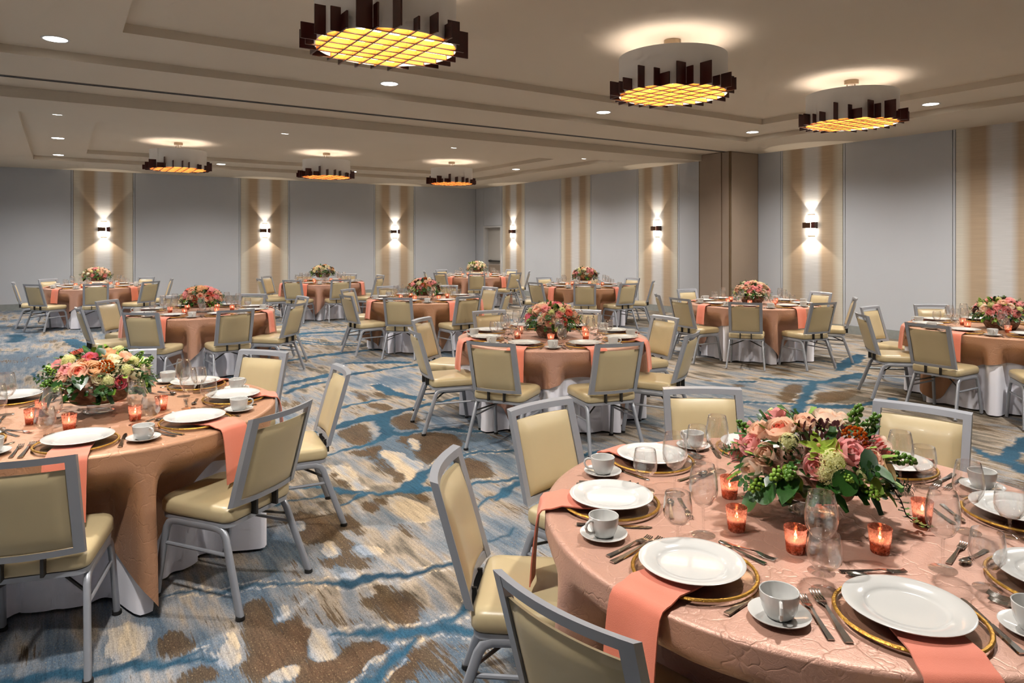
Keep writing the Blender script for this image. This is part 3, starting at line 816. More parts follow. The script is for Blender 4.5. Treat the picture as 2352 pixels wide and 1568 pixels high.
lampring = m.mesh('lamp_ring', 'lamp_ring')
diff = MB().lathe([(0, z0 + 0.030), (PR_ - 0.012, z0 + 0.030)], 48).mesh('diffuser', 'diffuser_glow')
glow_blocker = MB().lathe([(0, z0 + 0.045), (PR_ - 0.012, z0 + 0.045)], 48).mesh('glow_blocker', 'glow_blocker_white')  # added unseen disc, keeps the diffuser's glow off the ceiling
def slats(seed):
    R = random.Random(seed)
    out = []
    offs = [-0.42, -0.27, -0.13, 0.02, 0.16, 0.29, 0.43]
    for ax in (0, 1):
        for o in (offs if ax == 0 else offs[::-1][:6]):
            o += R.uniform(-.02, .02)
            hc = math.sqrt(PR_ ** 2 - o ** 2)
            m = MB()
            th = 0.006
            e0, e1 = R.uniform(.06, .14), R.uniform(.06, .14)
            zb = z0 - 0.02
            m.box(-hc + .012, hc - .012, -th, th, zb + 0.012, zb + 0.046, 0)
            m.box(-hc - .0, hc + .0, -th, th, zb + .006, zb + 0.012, 1)
            for s, e in ((-1, e0), (1, e1)):
                h = R.choice((.10, .12, .14, .17, .21))
                if s < 0:
                    m.box(-hc - e, -hc + .012, -th, th, zb + 0.006, zb + h, 1)
                else:
                    m.box(hc - .012, hc + e, -th, th, zb + 0.006, zb + h, 1)
            me = m.mesh('slat', ['lit_slat_wood', 'dark_wood'], False)
            out.append(('slat', me, Matrix.Translation((0, o, 0)) if ax == 0 else Matrix.Rotation(PI / 2, 4, 'Z') @ Matrix.Translation((0, o, 0)), []))
    return out
SL = [slats(3), slats(8)]
PL = {(2.03, 4.81): 'white drum pendant with dark wood slats, largest in view at the top',
      (5.03, 4.81): 'white drum pendant with dark wood slats, middle one of the near coffer',
      (8.13, 4.81): 'white drum pendant with dark wood slats, rightmost of the near coffer',
      (1.98, 15.25): 'white drum pendant with dark wood slats, leftmost of the far coffer',
      (5.00, 15.25): 'white drum pendant with dark wood slats, middle one of the far coffer',
      (8.18, 15.25): 'white drum pendant with dark wood slats, rightmost of the far coffer, near the corner'}
for i, ((x, y), lb) in enumerate(PL.items()):
    thing('pendant_light', lb, 'pendant light', 'drum pendants', [('canopy', canopy, None, []), ('spider', spider, None, []), ('drum_shade', shade, None, []), ('lamp_ring', lampring, None, []), ('diffuser', diff, None, []), ('glow_blocker', glow_blocker, None, [])] + SL[i // 3], (x, y, ZT - 0.001))

# ------------------------------------------------------------------ wall sconces: glowing glass with a two piece bronze band
def half_round(w, dp, z0, z1, n=10):
    l0 = [(-w / 2 * math.cos(PI * k / n), -0.03 - dp * math.sin(PI * k / n), 0) for k in range(n + 1)]
    l0 = [(-w / 2, 0, 0)] + l0 + [(w / 2, 0, 0)]
    return MB().loft([[(a, b, z0) for a, b, _ in l0], [(a, b, z1) for a, b, _ in l0]])
sc_glass = half_round(0.19, 0.05, -0.19, 0.19).mesh('glass', 'sconce_glow')
m = MB()
m.box(-0.13, 0.035, -0.098, -0.0, -0.052, 0.052)
sc_band1 = m.mesh('band', 'bronze')
sc_band2 = MB().box(0.055, 0.13, -0.104, -0.0, -0.06, 0.06).mesh('band', 'dark_wood')
sc_back = MB().box(-0.075, 0.075, -0.012, 0.0, -0.21, 0.21).mesh('back_plate', 'nickel')
def sconce(x, y, rot, label):
    r = thing('wall_sconce', label, 'wall lamp', 'wall sconces', [('back_plate', sc_back, None, []), ('glass', sc_glass, None, []), ('band', sc_band1, None, []), ('band', sc_band2, None, [])], (x, y, 2.0), rot)
    for nm, en, zz, rx, ang in (('up_lamp', SCONCE_UP, 0.20, PI - 0.12, 74), ('down_lamp', SCONCE_DN, -0.20, 0.12, 108)):
        L = bpy.data.lights.new(nm, 'SPOT'); L.energy = en * 4; L.color = (1.0, 0.86, 0.70); L.spot_size = rad(ang); L.spot_blend = 0.12; L.shadow_soft_size = 0.02
        lo = bpy.data.objects.new(nm, L); COL.objects.link(lo); lo.location = (0, -0.06, zz); lo.rotation_euler = (rx, 0, 0); lo.parent = r
sconce(0.94, Y1 - 0.001, 0, 'glowing wall sconce with bronze band, leftmost on the far wall')
sconce(4.99, Y1 - 0.001, 0, 'glowing wall sconce with bronze band, middle one on the far wall')
sconce(9.07, Y1 - 0.001, 0, 'glowing wall sconce with bronze band, rightmost on the far wall before the corner')
sconce(X1 - 0.001, 7.96, -PI / 2, 'glowing wall sconce with bronze band on the right wall, nearest, past the tan pier')
sconce(X1 - 0.001, 12.06, -PI / 2, 'glowing wall sconce with bronze band on the right wall left of the tan pier')
sconce(X1 - 0.001, 18.42, -PI / 2, 'glowing wall sconce with bronze band beside the corner door')

# ------------------------------------------------------------------ banquet chair (faces +y, back at -y, origin on the floor under the seat)
def chair_parts():
    m = MB()
    loops = []
    for ins, z in ((0.03, 0.402), (0.006, 0.406), (0.0, 0.416), (0.0, 0.452), (0.006, 0.466), (0.020, 0.475), (0.05, 0.479), (0.12, 0.482)):
        loops.append(rrect(-0.222 + ins, 0.222 - ins, -0.215 + ins, 0.235 - ins, max(0.075 - ins * .5, .02), max(0.045 - ins * .3, .015), z))
    m.loft(loops)
    cushion = m.mesh('seat_cushion', 'vinyl', sharp=60)
    m = MB()
    o1 = rrect(-0.215, 0.215, -0.208, 0.228, 0.075, 0.045, 0.382); o2 = rrect(-0.215, 0.215, -0.208, 0.228, 0.075, 0.045, 0.402)
    m.loft([o1, o2])
    frame = m.mesh('seat_frame', 'silver_frame', sharp=50)
    # legs: each is half of an inverted U, from the foot over the bend to the middle of the side
    def leg(sx, front):
        if front:
            path = [(0.222, 0.225, 0.012), (0.213, 0.190, 0.25), (0.208, 0.174, 0.335), (0.206, 0.160, 0.360), (0.205, 0.135, 0.372), (0.205, 0.10, 0.375), (0.205, 0.0, 0.375)]
        else:
            path = [(0.240, -0.300, 0.012), (0.216, -0.215, 0.25), (0.208, -0.186, 0.335), (0.206, -0.168, 0.362), (0.205, -0.140, 0.373), (0.205, -0.10, 0.375), (0.205, 0.0, 0.375)]
        m = MB()
        pts = [Vector((sx * x, y, z)) for x, y, z in path]
        # rounded rectangular tube
        sec = []
        for a in range(12):
            t = 2 * PI * a / 12
            c, s_ = math.cos(t), math.sin(t)
            sec.append((0.0175 * math.copysign(abs(c) ** .6, c), 0.0125 * math.copysign(abs(s_) ** .6, s_)))
        loops = []
        for i, p in enumerate(pts):
            tg = (pts[min(i + 1, len(pts) - 1)] - pts[max(i - 1, 0)]).normalized()
            side = Vector((1, 0, 0)); side = (side - tg * side.dot(tg)).normalized()
            nrm = tg.cross(side)
            loops.append([p + nrm * u + side * w for u, w in sec])
        m.loft(loops)
        me = m.mesh('leg', 'silver_frame', sharp=60)
        f = pts[0]
        cap = MB().lathe([(0, 0), (0.019, 0.0), (0.021, 0.004), (0.020, 0.018), (0, 0.018)], 10).mesh('foot_cap', 'black_plastic')
        return ('leg', me, None, [('foot_cap', cap, Matrix.Translation((f.x, f.y, 0.0)))])
    legs = [leg(1, True), leg(-1, True), leg(1, False), leg(-1, False)]
    st = []
    for sx in (1, -1):
        st.append(('stretcher', MB().tube([(sx * 0.210, 0.183, 0.262), (sx * 0.213, -0.208, 0.262)], 0.009, 8).mesh('stretcher', 'silver_frame'), None, []))
    st.append(('cross_brace', MB().tube([(0.213, -0.19, 0.30), (0.0, 0.02, 0.368)], 0.007, 6).tube([(-0.213, -0.19, 0.30), (0.0, 0.02, 0.368)], 0.007, 6).mesh('cross_brace', 'bar_metal'), None, []))
    # back
    def bp(x, t, off=0.0):
        z = 0.484 + 0.410 * t
        y = -0.215 - 0.118 * t - 0.030 * (1 - (x / 0.212) ** 2)
        return Vector((x, y - off, z + off * 0.27))
    m = MB()
    for sx in (-1, 1):
        loops = []
        for k in range(7):
            t = -0.02 + 1.02 * k / 6
            xa, xb = sx * 0.176, sx * 0.212
            loops.append([bp(xa, t, -0.013), bp(xb, t, -0.013), bp(xb, t, 0.016), bp(xa, t, 0.016)])
        m.loft(loops)
    for (t0, t1, tk) in ((-0.02, 0.045, 0.011), (0.932, 1.0, 0.013)):
        loops = []
        for k in range(11):
            x = -0.178 + 0.356 * k / 10
            loops.append([bp(x, t0, -tk), bp(x, t1, -tk), bp(x, t1, tk + .002), bp(x, t0, tk + .002)])
        m.loft(loops)
    bframe = m.mesh('backrest_frame', 'silver_frame', sharp=30)
    m = MB()
    nx, nz = 12, 12
    def surf(sign, bulge, base):
        v = []
        for j in range(nz + 1):
            for i in range(nx + 1):
                u, w = i / nx * 2 - 1, j / nz * 2 - 1
                e = (1 - abs(u) ** 6) * (1 - abs(w) ** 6)
                t = 0.052 + (0.862 - 0.052) * (j / nz)
                p = bp(u * 0.1745, t)
                nrm = Vector((0, -0.965, 0.26))
                v.append(p + nrm * (sign * (base + bulge * e ** .5)))
        f = []
        for j in range(nz):
            for i in range(nx):
                a = j * (nx + 1) + i
                q = (a, a + 1, a + nx + 2, a + nx + 1)
                f.append(q if sign > 0 else q[::-1])
        return v, f
    v1, f1 = surf(1, 0.014, 0.006); v2, f2 = surf(-1, 0.030, 0.006)
    m.add(v1, f1); m.add(v2, f2)
    o = len(v1)
    rim = [i for i in range(nx + 1)] + [j * (nx + 1) + nx for j in range(1, nz + 1)] + [nz * (nx + 1) + i for i in range(nx - 1, -1, -1)] + [j * (nx + 1) for j in range(nz - 1, 0, -1)]
    m.f += [(rim[i - 1], rim[i], rim[i] + o, rim[i - 1] + o) for i in range(len(rim))]; m.m += [0] * len(rim)
    pad = m.mesh('backrest_pad', 'vinyl', sharp=70)
    br = []
    for sx in (-1, 1):
        br.append(('bracket', MB().box(sx * 0.07 - 0.006, sx * 0.07 + 0.006, -0.246, -0.212, 0.405, 0.482).mesh('bracket', 'black_plastic', False), None, []))
    return [('seat_cushion', cushion, None, []), ('seat_frame', frame, None, []), ('backrest_frame', bframe, None, []), ('backrest_pad', pad, None, [])] + legs + st + br
CHAIR = chair_parts()
CHAIR_FAR = [(a, b, c, []) for a, b, c, d in CHAIR]

# ------------------------------------------------------------------ tables: centre, chair angles, overlay corner angle
R_T, Z_T = 0.90, 0.76
TABLES = {
    1: dict(c=(2.167, 1.428), ph=7, ch=[97, 141, 189, 57, 12, 233, 278, 323], dr={97: -.02, 141: -.10, 189: -.13}, psi=166, txt='the table nearest the camera'),
    2: dict(c=(0.176, 4.41), ph=36, ch=[256, 304, 352, 37, 81, 126, 171, 216], dr={256: -.08, 304: -.11, 352: -.07, 37: -.04}, psi=282, txt='the left foreground table'),
    3: dict(c=(4.02, 5.43), ph=33, ch=[213, 256, 169, 130, 352, 296, 85, 38], psi=296, txt='the table in the centre'),
    4: dict(c=(1.56, 9.88), ph=8, ch=[234, 277, 185, 138, 5, 316, 50, 95], psi=243, txt='the middle-left table'),
    5: dict(c=(0.62, 16.45), ph=41, ch=[267, 220, 310, 178, 127, 44, 357, 86], psi=224, txt='the far-left table'),
    6: dict(c=(4.93, 15.29), ph=1, ch=[226, 268, 181, 136, 313, 1, 46, 91], psi=240, txt='the far table left of centre'),
    7: dict(c=(4.91, 10.09), ph=2, ch=[228, 272, 188, 131, 315, 8, 92, 47], psi=265, txt='the table just behind the centre one'),
    8: dict(c=(9.24, 15.83), ph=15, ch=[240, 285, 197, 150, 105, 15, 328, 60], psi=215, txt='the far table by the corner door'),
    9: dict(c=(9.06, 11.10), ph=5, ch=[231, 268, 186, 148, 92, 2, 312, 46], psi=266, txt='the far table along the right wall'),
    10: dict(c=(8.64, 6.66), ph=35, ch=[214, 173, 257, 86, 350, 140, 302, 38], psi=242, txt='the table before the tan pier'),
    11: dict(c=(8.39, 3.30), ph=40, ch=[176, 136, 94, 53, 219, 262, 307, 10], psi=160, txt='the table at the right edge'),
}
def seat_word(c, ang):
    """Where a seat lies round its table as seen on entering from the camera's side."""
    a = math.radians(ang)
    to = math.atan2(-c[1], -c[0])
    d = (a - to + PI) % (2 * PI) - PI
    ad = math.degrees(abs(d))
    s = 'right' if d > 0 else 'left'
    for lim, w in ((11.25, 'front'), (33.75, 'front-slightly-' + s), (56.25, 'front-' + s), (78.75, s + '-towards-front'), (101.25, s + '-side'),
                   (123.75, s + '-towards-back'), (146.25, 'back-' + s), (168.75, 'back-slightly-' + s), (181, 'back')):
        if ad <= lim:
            return w
def dent(ang, z, seats, R):  # seats: [(angle, depth)]
    """How far the hanging cloth is pushed in by the chair seats."""
    d = 0.0
    for s, dep in seats:
        da = abs((ang - s + PI) % (2 * PI) - PI) * 0.95
        if da < 0.60:
            w = 0.225 + 0.55 * (dep - 0.165)
            k = 1.0 if da < w else max(0.0, 1 - (da - w) / 0.10)
            k = k * k * (3 - 2 * k)
            d = max(d, k * dep)
    zz = 1.0 if z < 0.50 else max(0.0, 1 - (z - 0.50) / 0.2)
    return d * zz * zz * (3 - 2 * zz)
top_me = MB().lathe([(0, Z_T - 0.024), (0.872, Z_T - 0.024), (0.878, Z_T - 0.012), (0.872, Z_T - 0.001), (0, Z_T - 0.001)], 48).mesh('table_top', 'wood_table')
leg_me = MB().tube([(0.0, 0.0, 0.0), (0.0, 0.0, Z_T - 0.026)], 0.014, 8).mesh('leg', 'bar_metal')
TABLE_PARTS = [('table_top', top_me, None, [])] + [('leg', leg_me, Matrix.Translation((x, y, 0)), []) for x in (-.42, .42) for y in (-.3, .3)]
CR = 1.045          # radius of a chair's seat centre from the table's centre
NA = 320
def skirt_mesh(k, T):
    R = random.Random(100 + k)
    seats = [(math.radians(a), 0.165 - T.get('dr', {}).get(a, 0.0)) for a in T['ch']]
    p1, p2, p3 = R.uniform(0, 6), R.uniform(0, 6), R.uniform(0, 6)
    zs = [Z_T + 0.002, Z_T + 0.001, Z_T - 0.008, Z_T - 0.03, 0.68, 0.60, 0.53, 0.46, 0.36, 0.26, 0.16, 0.08, 0.015]
    m = MB()
    loops = []
    for j, z in enumerate(zs):
        l = []
        for i in range(NA):
            a = 2 * PI * i / NA
            if j == 0:
                r = 0.30
            elif j == 1:
                r = R_T - 0.012
            elif j == 2:
                r = R_T - 0.003
            else:
                dr = (Z_T - z)
                fold = math.sin(21 * a + p1 + .8 * math.sin(3 * a + p2)) * .6 + math.sin(13 * a + p3) * .4
                amp = 0.040 * min(1, dr / .45)
                r = R_T - 0.002 + 0.035 * dr + amp * (fold - .4)
                dd = dent(a, z, seats, 1)
                r = min(r, R_T + .006) - dd * 1.0 + (0.006 * fold if dd > .1 else 0)
            l.append((r * math.cos(a), r * math.sin(a), z))
        loops.append(l)
    m.loft(loops, True, False)
    return m.mesh('tablecloth', 'white_cloth', sharp=80)
def overlay_len(a, psi, half=1.143):
    b = (a - psi + PI / 4) % (PI / 2) - PI / 4      # 0 at a corner
    b = PI / 4 - abs(b)
    return half / max(math.cos(b), 0.7071)
def overlay_mesh(k, T):
    R = random.Random(300 + k)
    seats = [(math.radians(a), 0.165 - T.get('dr', {}).get(a, 0.0)) for a in T['ch']]
    psi = math.radians(T['psi'])
    p = [R.uniform(0, 6) for _ in range(6)]
    m = MB()
    loops = []
    NH = 16
    rings = [0.10, 0.3, 0.5, 0.7, 0.84, 0.886, 0.899]
    for r0 in rings:
        l = []
        for i in range(NA):
            a = 2 * PI * i / NA
            z = Z_T + 0.0055 + 0.0006 * math.sin(9 * a + r0 * 20 + p[0])
            l.append((r0 * math.cos(a), r0 * math.sin(a), z))
        loops.append(l)
    for j in range(0, NH + 1):
        l = []
        for i in range(NA):
            a = 2 * PI * i / NA
            hang = overlay_len(a, psi) - R_T
            dr = 0.004 + hang * (j / NH) ** 1.4
            z = Z_T + 0.004 - dr
            near = max(0.0, (hang - 0.26) / 0.45)          # 1 at a corner
            fold = math.sin(17 * a + p[1] + 1.1 * math.sin(3 * a + p[2])) * .55 + math.sin(29 * a + p[3]) * .25 + math.sin(8 * a + p[4]) * .3
            amp = min(dr, .5) * (0.075 + 0.06 * near)
            r = R_T + 0.012 + 0.05 * dr + amp * (fold * .5)
            # a hanging corner swings a little outward and folds on itself
            r += 0.05 * near * min(1, dr / .5)
            dd = dent(a, z, seats, 1)
            kd = min(1.0, dd / 0.12)
            r = max(r, R_T + 0.016) * (1 - kd) + (R_T + 0.030) * kd - dd
            z = max(z, 0.018 + 0.006 * math.sin(40 * a))
            l.append((r * math.cos(a), r * math.sin(a), z))
        loops.append(l)
    m.loft(loops, True, False)
    return m.mesh('overlay_cloth', 'copper_cloth', sharp=80)

# ------------------------------------------------------------------ place setting pieces (local: diner at -y, table centre at +y; z from the cloth)
charger_disc = MB().lathe([(0, 0.002), (0.10, 0.002), (0.155, 0.007), (0.166, 0.011), (0.166, 0.013), (0.155, 0.010), (0.10, 0.005), (0, 0.005)], 48).mesh('glass_disc', 'charger_glass')
m = MB(); n = 72; loops = []
for k in range(7):
    a = 2 * PI * k / 6
    loops.append([((0.1685 + 0.0058 * math.cos(a)) * math.cos(2 * PI * i / n) * (1 + .004 * (i % 2)), (0.1685 + 0.0058 * math.cos(a)) * math.sin(2 * PI * i / n) * (1 + .004 * (i % 2)), 0.0125 + 0.004 * math.sin(a)) for i in range(n)])
m.loft(loops, False, False)
charger_rim = m.mesh('gold_rim', 'gold')
plate_me = MB().lathe([(0, 0.002), (0.075, 0.0), (0.082, 0.001), (0.088, 0.006), (0.135, 0.0165), (0.1455, 0.0185), (0.1465, 0.0205), (0.144, 0.0215), (0.132, 0.0205), (0.100, 0.0150), (0.0945, 0.0110), (0.0905, 0.0076), (0.082, 0.0066), (0, 0.0065)], 56).mesh('dinner_plate', 'porcelain', sharp=50)
saucer_me = MB().lathe([(0, 0.0015), (0.04, 0.0), (0.044, 0.002), (0.068, 0.011), (0.078, 0.0155), (0.0785, 0.0175), (0.076, 0.0178), (0.060, 0.0115), (0.036, 0.0062), (0.032, 0.0048), (0, 0.0048)], 40).mesh('saucer', 'porcelain', sharp=50)
cup_body = MB().lathe([(0, 0.002), (0.022, 0.0), (0.027, 0.001), (0.033, 0.008), (0.040, 0.024), (0.0435, 0.044), (0.0445, 0.060), (0.0432, 0.0612), (0.0415, 0.060), (0.0402, 0.043), (0.036, 0.022), (0.026, 0.009), (0, 0.007)], 36).mesh('cup_body', 'porcelain', sharp=50)
hp = [(0.0415, 0, 0.052), (0.054, 0, 0.0545), (0.065, 0, 0.049), (0.069, 0, 0.038), (0.064, 0, 0.026), (0.052, 0, 0.018), (0.037, 0, 0.0165)]
cup_handle = MB().tube(hp, [0.0045, .0042, .0042, .0042, .0042, .0042, 0.0045], 8).mesh('handle', 'porcelain')
CUP = [('cup_body', cup_body, None, []), ('handle', cup_handle, None, [])]
def glass_parts(h, rb, rr, rf, stem, bowl_lo):
    bz = stem
    H = h - bz
    prof = [(0.004, bz - 0.004), (0.010, bz + 0.002), (rb * .62, bz + H * .10), (rb * .93, bz + H * .28), (rb, bz + H * .44), (rb * .97, bz + H * .62), ((rb + rr) / 2, bz + H * .82), (rr, h), (rr - 0.0012, h), ((rb + rr) / 2 - .0015, bz + H * .82), (rb - .0015, bz + H * .44), (rb * .6, bz + H * .12), (0, bz + 0.006)]
    bowl = MB().lathe(prof, 28).mesh('bowl', 'clear_glass', sharp=80)
    st = MB().lathe([(0.006, 0.006), (0.0042, 0.02), (0.0038, bz * .6), (0.0045, bz - 0.004)], 12).mesh('stem', 'clear_glass', sharp=80)
    ft = MB().lathe([(0, 0.0), (rf, 0.0), (rf, 0.0015), (rf * .6, 0.0035), (0.008, 0.007), (0, 0.008)], 28).mesh('foot', 'clear_glass', sharp=80)
    one = MB().lathe([(0, 0.0), (rf, 0.0), (rf, 0.0015), (rf * .6, 0.0035), (0.008, 0.007), (0.0042, 0.02), (0.0038, bz * .6)] + prof, 20).mesh('glass', 'clear_glass', sharp=80)
    return [('bowl', bowl, None, []), ('stem', st, None, []), ('foot', ft, None, [])], one
WINE, WINE1 = glass_parts(0.225, 0.0455, 0.0345, 0.037, 0.090, 0)
GOBLET, GOBLET1 = glass_parts(0.155, 0.0450, 0.0375, 0.035, 0.052, 0)
# cutlery lies along +y, handle end at y=0
def strip(pts, th=0.0018):
    """A flat tapering blank: pts (y, half width, z)."""
    lo = [[(-w, y, z), (w, y, z), (w * .8, y, z + th), (-w * .8, y, z + th)] for y, w, z in pts]
    return MB().loft(lo)
knife_handle = strip([(0, .0085, .001), (.004, .010, .0008), (.05, .0085, .0008), (.10, .0075, .001), (.115, .0065, .0012)], .0042).mesh('handle', 'steel', sharp=30)
knife_blade = strip([(.115, .0055, .0015), (.13, .0090, .001), (.20, .0105, .001), (.225, .0085, .001), (.238, .0020, .001)], .0015).mesh('blade', 'steel', sharp=30)
fork_handle = strip([(0, .0085, .001), (.004, .0095, .001), (.05, .0075, .0015), (.10, .0048, .005), (.125, .0036, .008)], .0024).mesh('handle', 'steel', sharp=30)
def fork_head_mesh():
    m = strip([(.125, .0036, .008), (.135, .006, .008), (.148, .0112, .005), (.158, .0118, .003)], .0018)
    for i in range(4):
        x = -0.0096 + 0.0064 * i
        l = [[(x - .0021, y, z), (x + .0021, y, z), (x + .0018, y, z + .0016), (x - .0018, y, z + .0016)] for y, z in ((.157, .003), (.175, .0015), (.192, .003), (.200, .0065))]
        m.loft(l)
    return m.mesh('tines', 'steel', sharp=30)
fork_head = fork_head_mesh()
spoon_head = MB()
lo = []
for y, w, z in ((.118, .0034, .006), (.126, .007, .004), (.136, .0125, .0025), (.150, .0162, .0015), (.164, .0155, .002), (.174, .0105, .004), (.180, .003, .006)):
    lo.append([(-w, y, z + .0035), (-w * .6, y, z + .0008), (0, y, z), (w * .6, y, z + .0008), (w, y, z + .0035), (w * .95, y, z + .0047), (w * .55, y, z + .0022), (0, y, z + .0014), (-w * .55, y, z + .0022), (-w * .95, y, z + .0047)])
spoon_head.loft(lo)
spoon_bowl = spoon_head.mesh('spoon_bowl', 'steel', sharp=40)
KNIFE = [('handle', knife_handle, None, []), ('blade', knife_blade, None, [])]
FORK = [('handle', fork_handle, None, []), ('tines', fork_head, None, [])]
SPOON = [('handle', fork_handle, None, []), ('spoon_bowl', spoon_bowl, None, [])]
def napkin_mesh(seed):
    R = random.Random(seed)
    # path from under the plate, over the charger, over the table edge and down
    edge = -(R_T + 0.014 - 0.687)
    path = [(0.02, 0.0145), (-0.10, 0.0150), (-0.145, 0.0185), (-0.168, 0.0200), (-0.185, 0.0145), (-0.205, 0.0085), (edge + .006, 0.0070), (edge - .008, 0.003), (edge - .018, -0.012), (edge - .026, -0.05), (edge - .034, -0.12), (edge - .040, -0.19), (edge - .044, -0.262)]
    nx = 8
    m = MB()
    sk = R.uniform(-.012, .012)
    ph = R.uniform(0, 6)
    def row(k, off):
        y, z = path[k]
        t = k / (len(path) - 1)
        w = 0.078 + 0.006 * t
        y0, z0 = path[max(k - 1, 0)]; y1, z1 = path[min(k + 1, len(path) - 1)]
        ty, tz = y1 - y0, z1 - z0
        l = math.hypot(ty, tz)
        ny_, nz_ = tz / l, -ty / l
        out = []
        for i in range(nx + 1):
            u = i / nx * 2 - 1
            wav = 0.006 * math.sin(u * 3 + ph) * max(0, t - .45) * 2
            out.append((u * w + sk * t, y + ny_ * (off) - wav * 1.0 - 0.0, z + nz_ * (off)))
        return out
    loops = []
    for k in range(len(path)):
        a = row(k, 0.0); b = row(k, 0.0045)
        loops.append(a + b[::-1])
    m.loft(loops)
    return m.mesh('napkin', 'napkin', sharp=60)
NAPKINS = [napkin_mesh(i) for i in range(4)]

# ------------------------------------------------------------------ votive candles
vot_glass = MB().lathe([(0, 0.0), (0.024, 0.0), (0.026, 0.002), (0.034, 0.074), (0.0335, 0.076), (0.0315, 0.074), (0.0245, 0.008), (0, 0.007)], 24).mesh('glass_holder', 'copper_glass', sharp=60)
vot_wax = MB().lathe([(0, 0.0075), (0.0225, 0.0085), (0.0255, 0.034), (0.024, 0.036), (0, 0.034)], 18).mesh('candle', 'wax')
vot_flame = MB().lathe([(0, 0.037), (0.0045, 0.043), (0.0038, 0.052), (0, 0.064)], 10).mesh('flame', 'flame')
VOTIVE = [('glass_holder', vot_glass, None, []), ('candle', vot_wax, None, [('flame', vot_flame, None)])]

# ------------------------------------------------------------------ flowers (unit size: about 1 across the bloom's radius, opening along +z)
def petal_patch(m, az, R, wid, el0, el1, curl, zc, mi=0, na=5, nb=5, point=0.0):
    v = []
    for j in range(nb):
        b = j / (nb - 1)
        for i in range(na):
            a = i / (na - 1) * 2 - 1
            top = el1 - (el1 - el0) * 0.28 * a * a
            el = el0 + (top - el0) * b
            w = wid * (0.35 + 0.65 * math.sin(min(1, b * 1.25) * PI / 2)) * (1 - point * b * b)
            r = R * (1 + curl * b ** 3)
            ang = az + a * w
            v.append((r * math.cos(el) * math.cos(ang), r * math.cos(el) * math.sin(ang), zc + r * math.sin(el)))
    f = [(j * na + i, j * na + i + 1, (j + 1) * na + i + 1, (j + 1) * na + i) for j in range(nb - 1) for i in range(na - 1)]
    m.add(v, f, mi)
def rose_mesh(name, c_in, c_out, n=14, openness=1.0, seed=1):
    R = random.Random(seed)
    m = MB()
    for i in range(n):
        t = i / (n - 1)
        r = 0.16 + 0.84 * t ** .8
        el1 = rad(78 - 66 * t * openness)
        petal_patch(m, i * 2.39996 + R.uniform(-.2, .2), r, rad(62 - 10 * t), rad(-62), el1 + R.uniform(-.1, .1), 0.05 + 0.22 * t, 0.12 - 0.1 * t, 0 if i < n * .38 else 1)
    return m.mesh(name, ['petal_' + c_in, 'petal_' + c_out], sharp=80)
def dahlia_mesh(name, c_in, c_out):
    m = MB()
    for ring_, (n, r, el) in enumerate(((8, .35, 62), (12, .62, 45), (16, .85, 28), (18, 1.0, 10))):
        for k in range(n):
            petal_patch(m, 2 * PI * (k + ring_ * .5) / n, r, 1.9 / n * 1.6, rad(-20), rad(el), 0.22, -.1, 0 if ring_ < 2 else 1, 3, 4, 0.5)
    return m.mesh(name, ['petal_' + c_in, 'petal_' + c_out], sharp=80)
def succulent_mesh(name, col):
    m = MB()
    for ring_, (n, r, el) in enumerate(((5, .4, 60), (7, .75, 38), (9, 1.05, 16))):
        for k in range(n):
            petal_patch(m, 2 * PI * (k + ring_ * .5) / n, r, 2.2 / n, rad(-10), rad(el), 0.1, -.05, 0, 5, 5, 0.55)
    return m.mesh(name, ['petal_' + col], sharp=80)
def ball(m, c, r, mi=0, n=7):
    m.lathe([(0, -r), (r * .75, -r * .66), (r, 0), (r * .75, r * .66), (0, r)], n, mi, c)
def hydrangea_mesh(name, col, seed=2):
    R = random.Random(seed)
    m = MB()
    for k in range(64):
        z = 1 - 1.35 * (k + .5) / 64
        a = k * 2.39996
        rr = math.sqrt(max(0, 1 - z * z))
        nrm = Vector((rr * math.cos(a), rr * math.sin(a), z))
        p = nrm * R.uniform(.72, 1.06)
        t = nrm.orthogonal().normalized(); b = nrm.cross(t)
        th = R.uniform(0, 6)
        for q in range(4):
            u = t * math.cos(th + q * PI / 2) + b * math.sin(th + q * PI / 2)
            w = nrm.cross(u)
            s = 0.17
            m.add([p, p + u * s + w * s * .62 + nrm * .05, p + u * s * 1.45 + nrm * .02, p + u * s - w * s * .62 + nrm * .05], [(0, 1, 2, 3)])
    ball(m, (0, 0, 0), .66, 0, 10)
    return m.mesh(name, ['petal_' + col], sharp=80)
def calla_mesh(name, col):
    m = MB()
    n = 20
    loops = []
    for j in range(8):
        b = j / 7
        l = []
        for i in range(n):
            a = 2 * PI * i / n
            lip = max(0, math.cos(a))
            r = 0.10 + 0.55 * b ** 1.6 + 0.25 * b ** 4 * (1 + lip)
            l.append((r * math.cos(a), r * math.sin(a), -0.7 + 1.2 * b + 0.55 * b ** 3 * lip - 0.2 * b ** 4))
        loops.append(l)
    m.loft(loops, True, False)
    m.tube([(0, 0, -.3), (0, 0, .35)], [.10, .06], 8, 1)
    return m.mesh(name, ['petal_' + col, 'petal_hydra'], sharp=80)
def orchid_mesh(name):
    m = MB()
    for k in range(5):
        a = 2 * PI * k / 5
        w = .34 if k in (1, 4) else .25
        v, f = [], []
        for j in range(6):
            b = j / 5
            ww = w * math.sin(PI * min(1, .12 + b * .88)) 
            for s_ in (-1, 0, 1):
                x, y = b * 1.15, s_ * ww
                v.append((x * math.cos(a) - y * math.sin(a), x * math.sin(a) + y * math.cos(a), 0.25 * b * (1 - b * .6) - .06 * (s_ == 0)))
        for j in range(5):
            for i in range(2):
                q = j * 3 + i
                f.append((q, q + 1, q + 4, q + 3))
        m.add(v, f, 0)
    ball(m, (0.05, 0, .14), .13, 1, 8)
    return m.mesh(name, ['petal_orchid', 'petal_tan'], sharp=80)
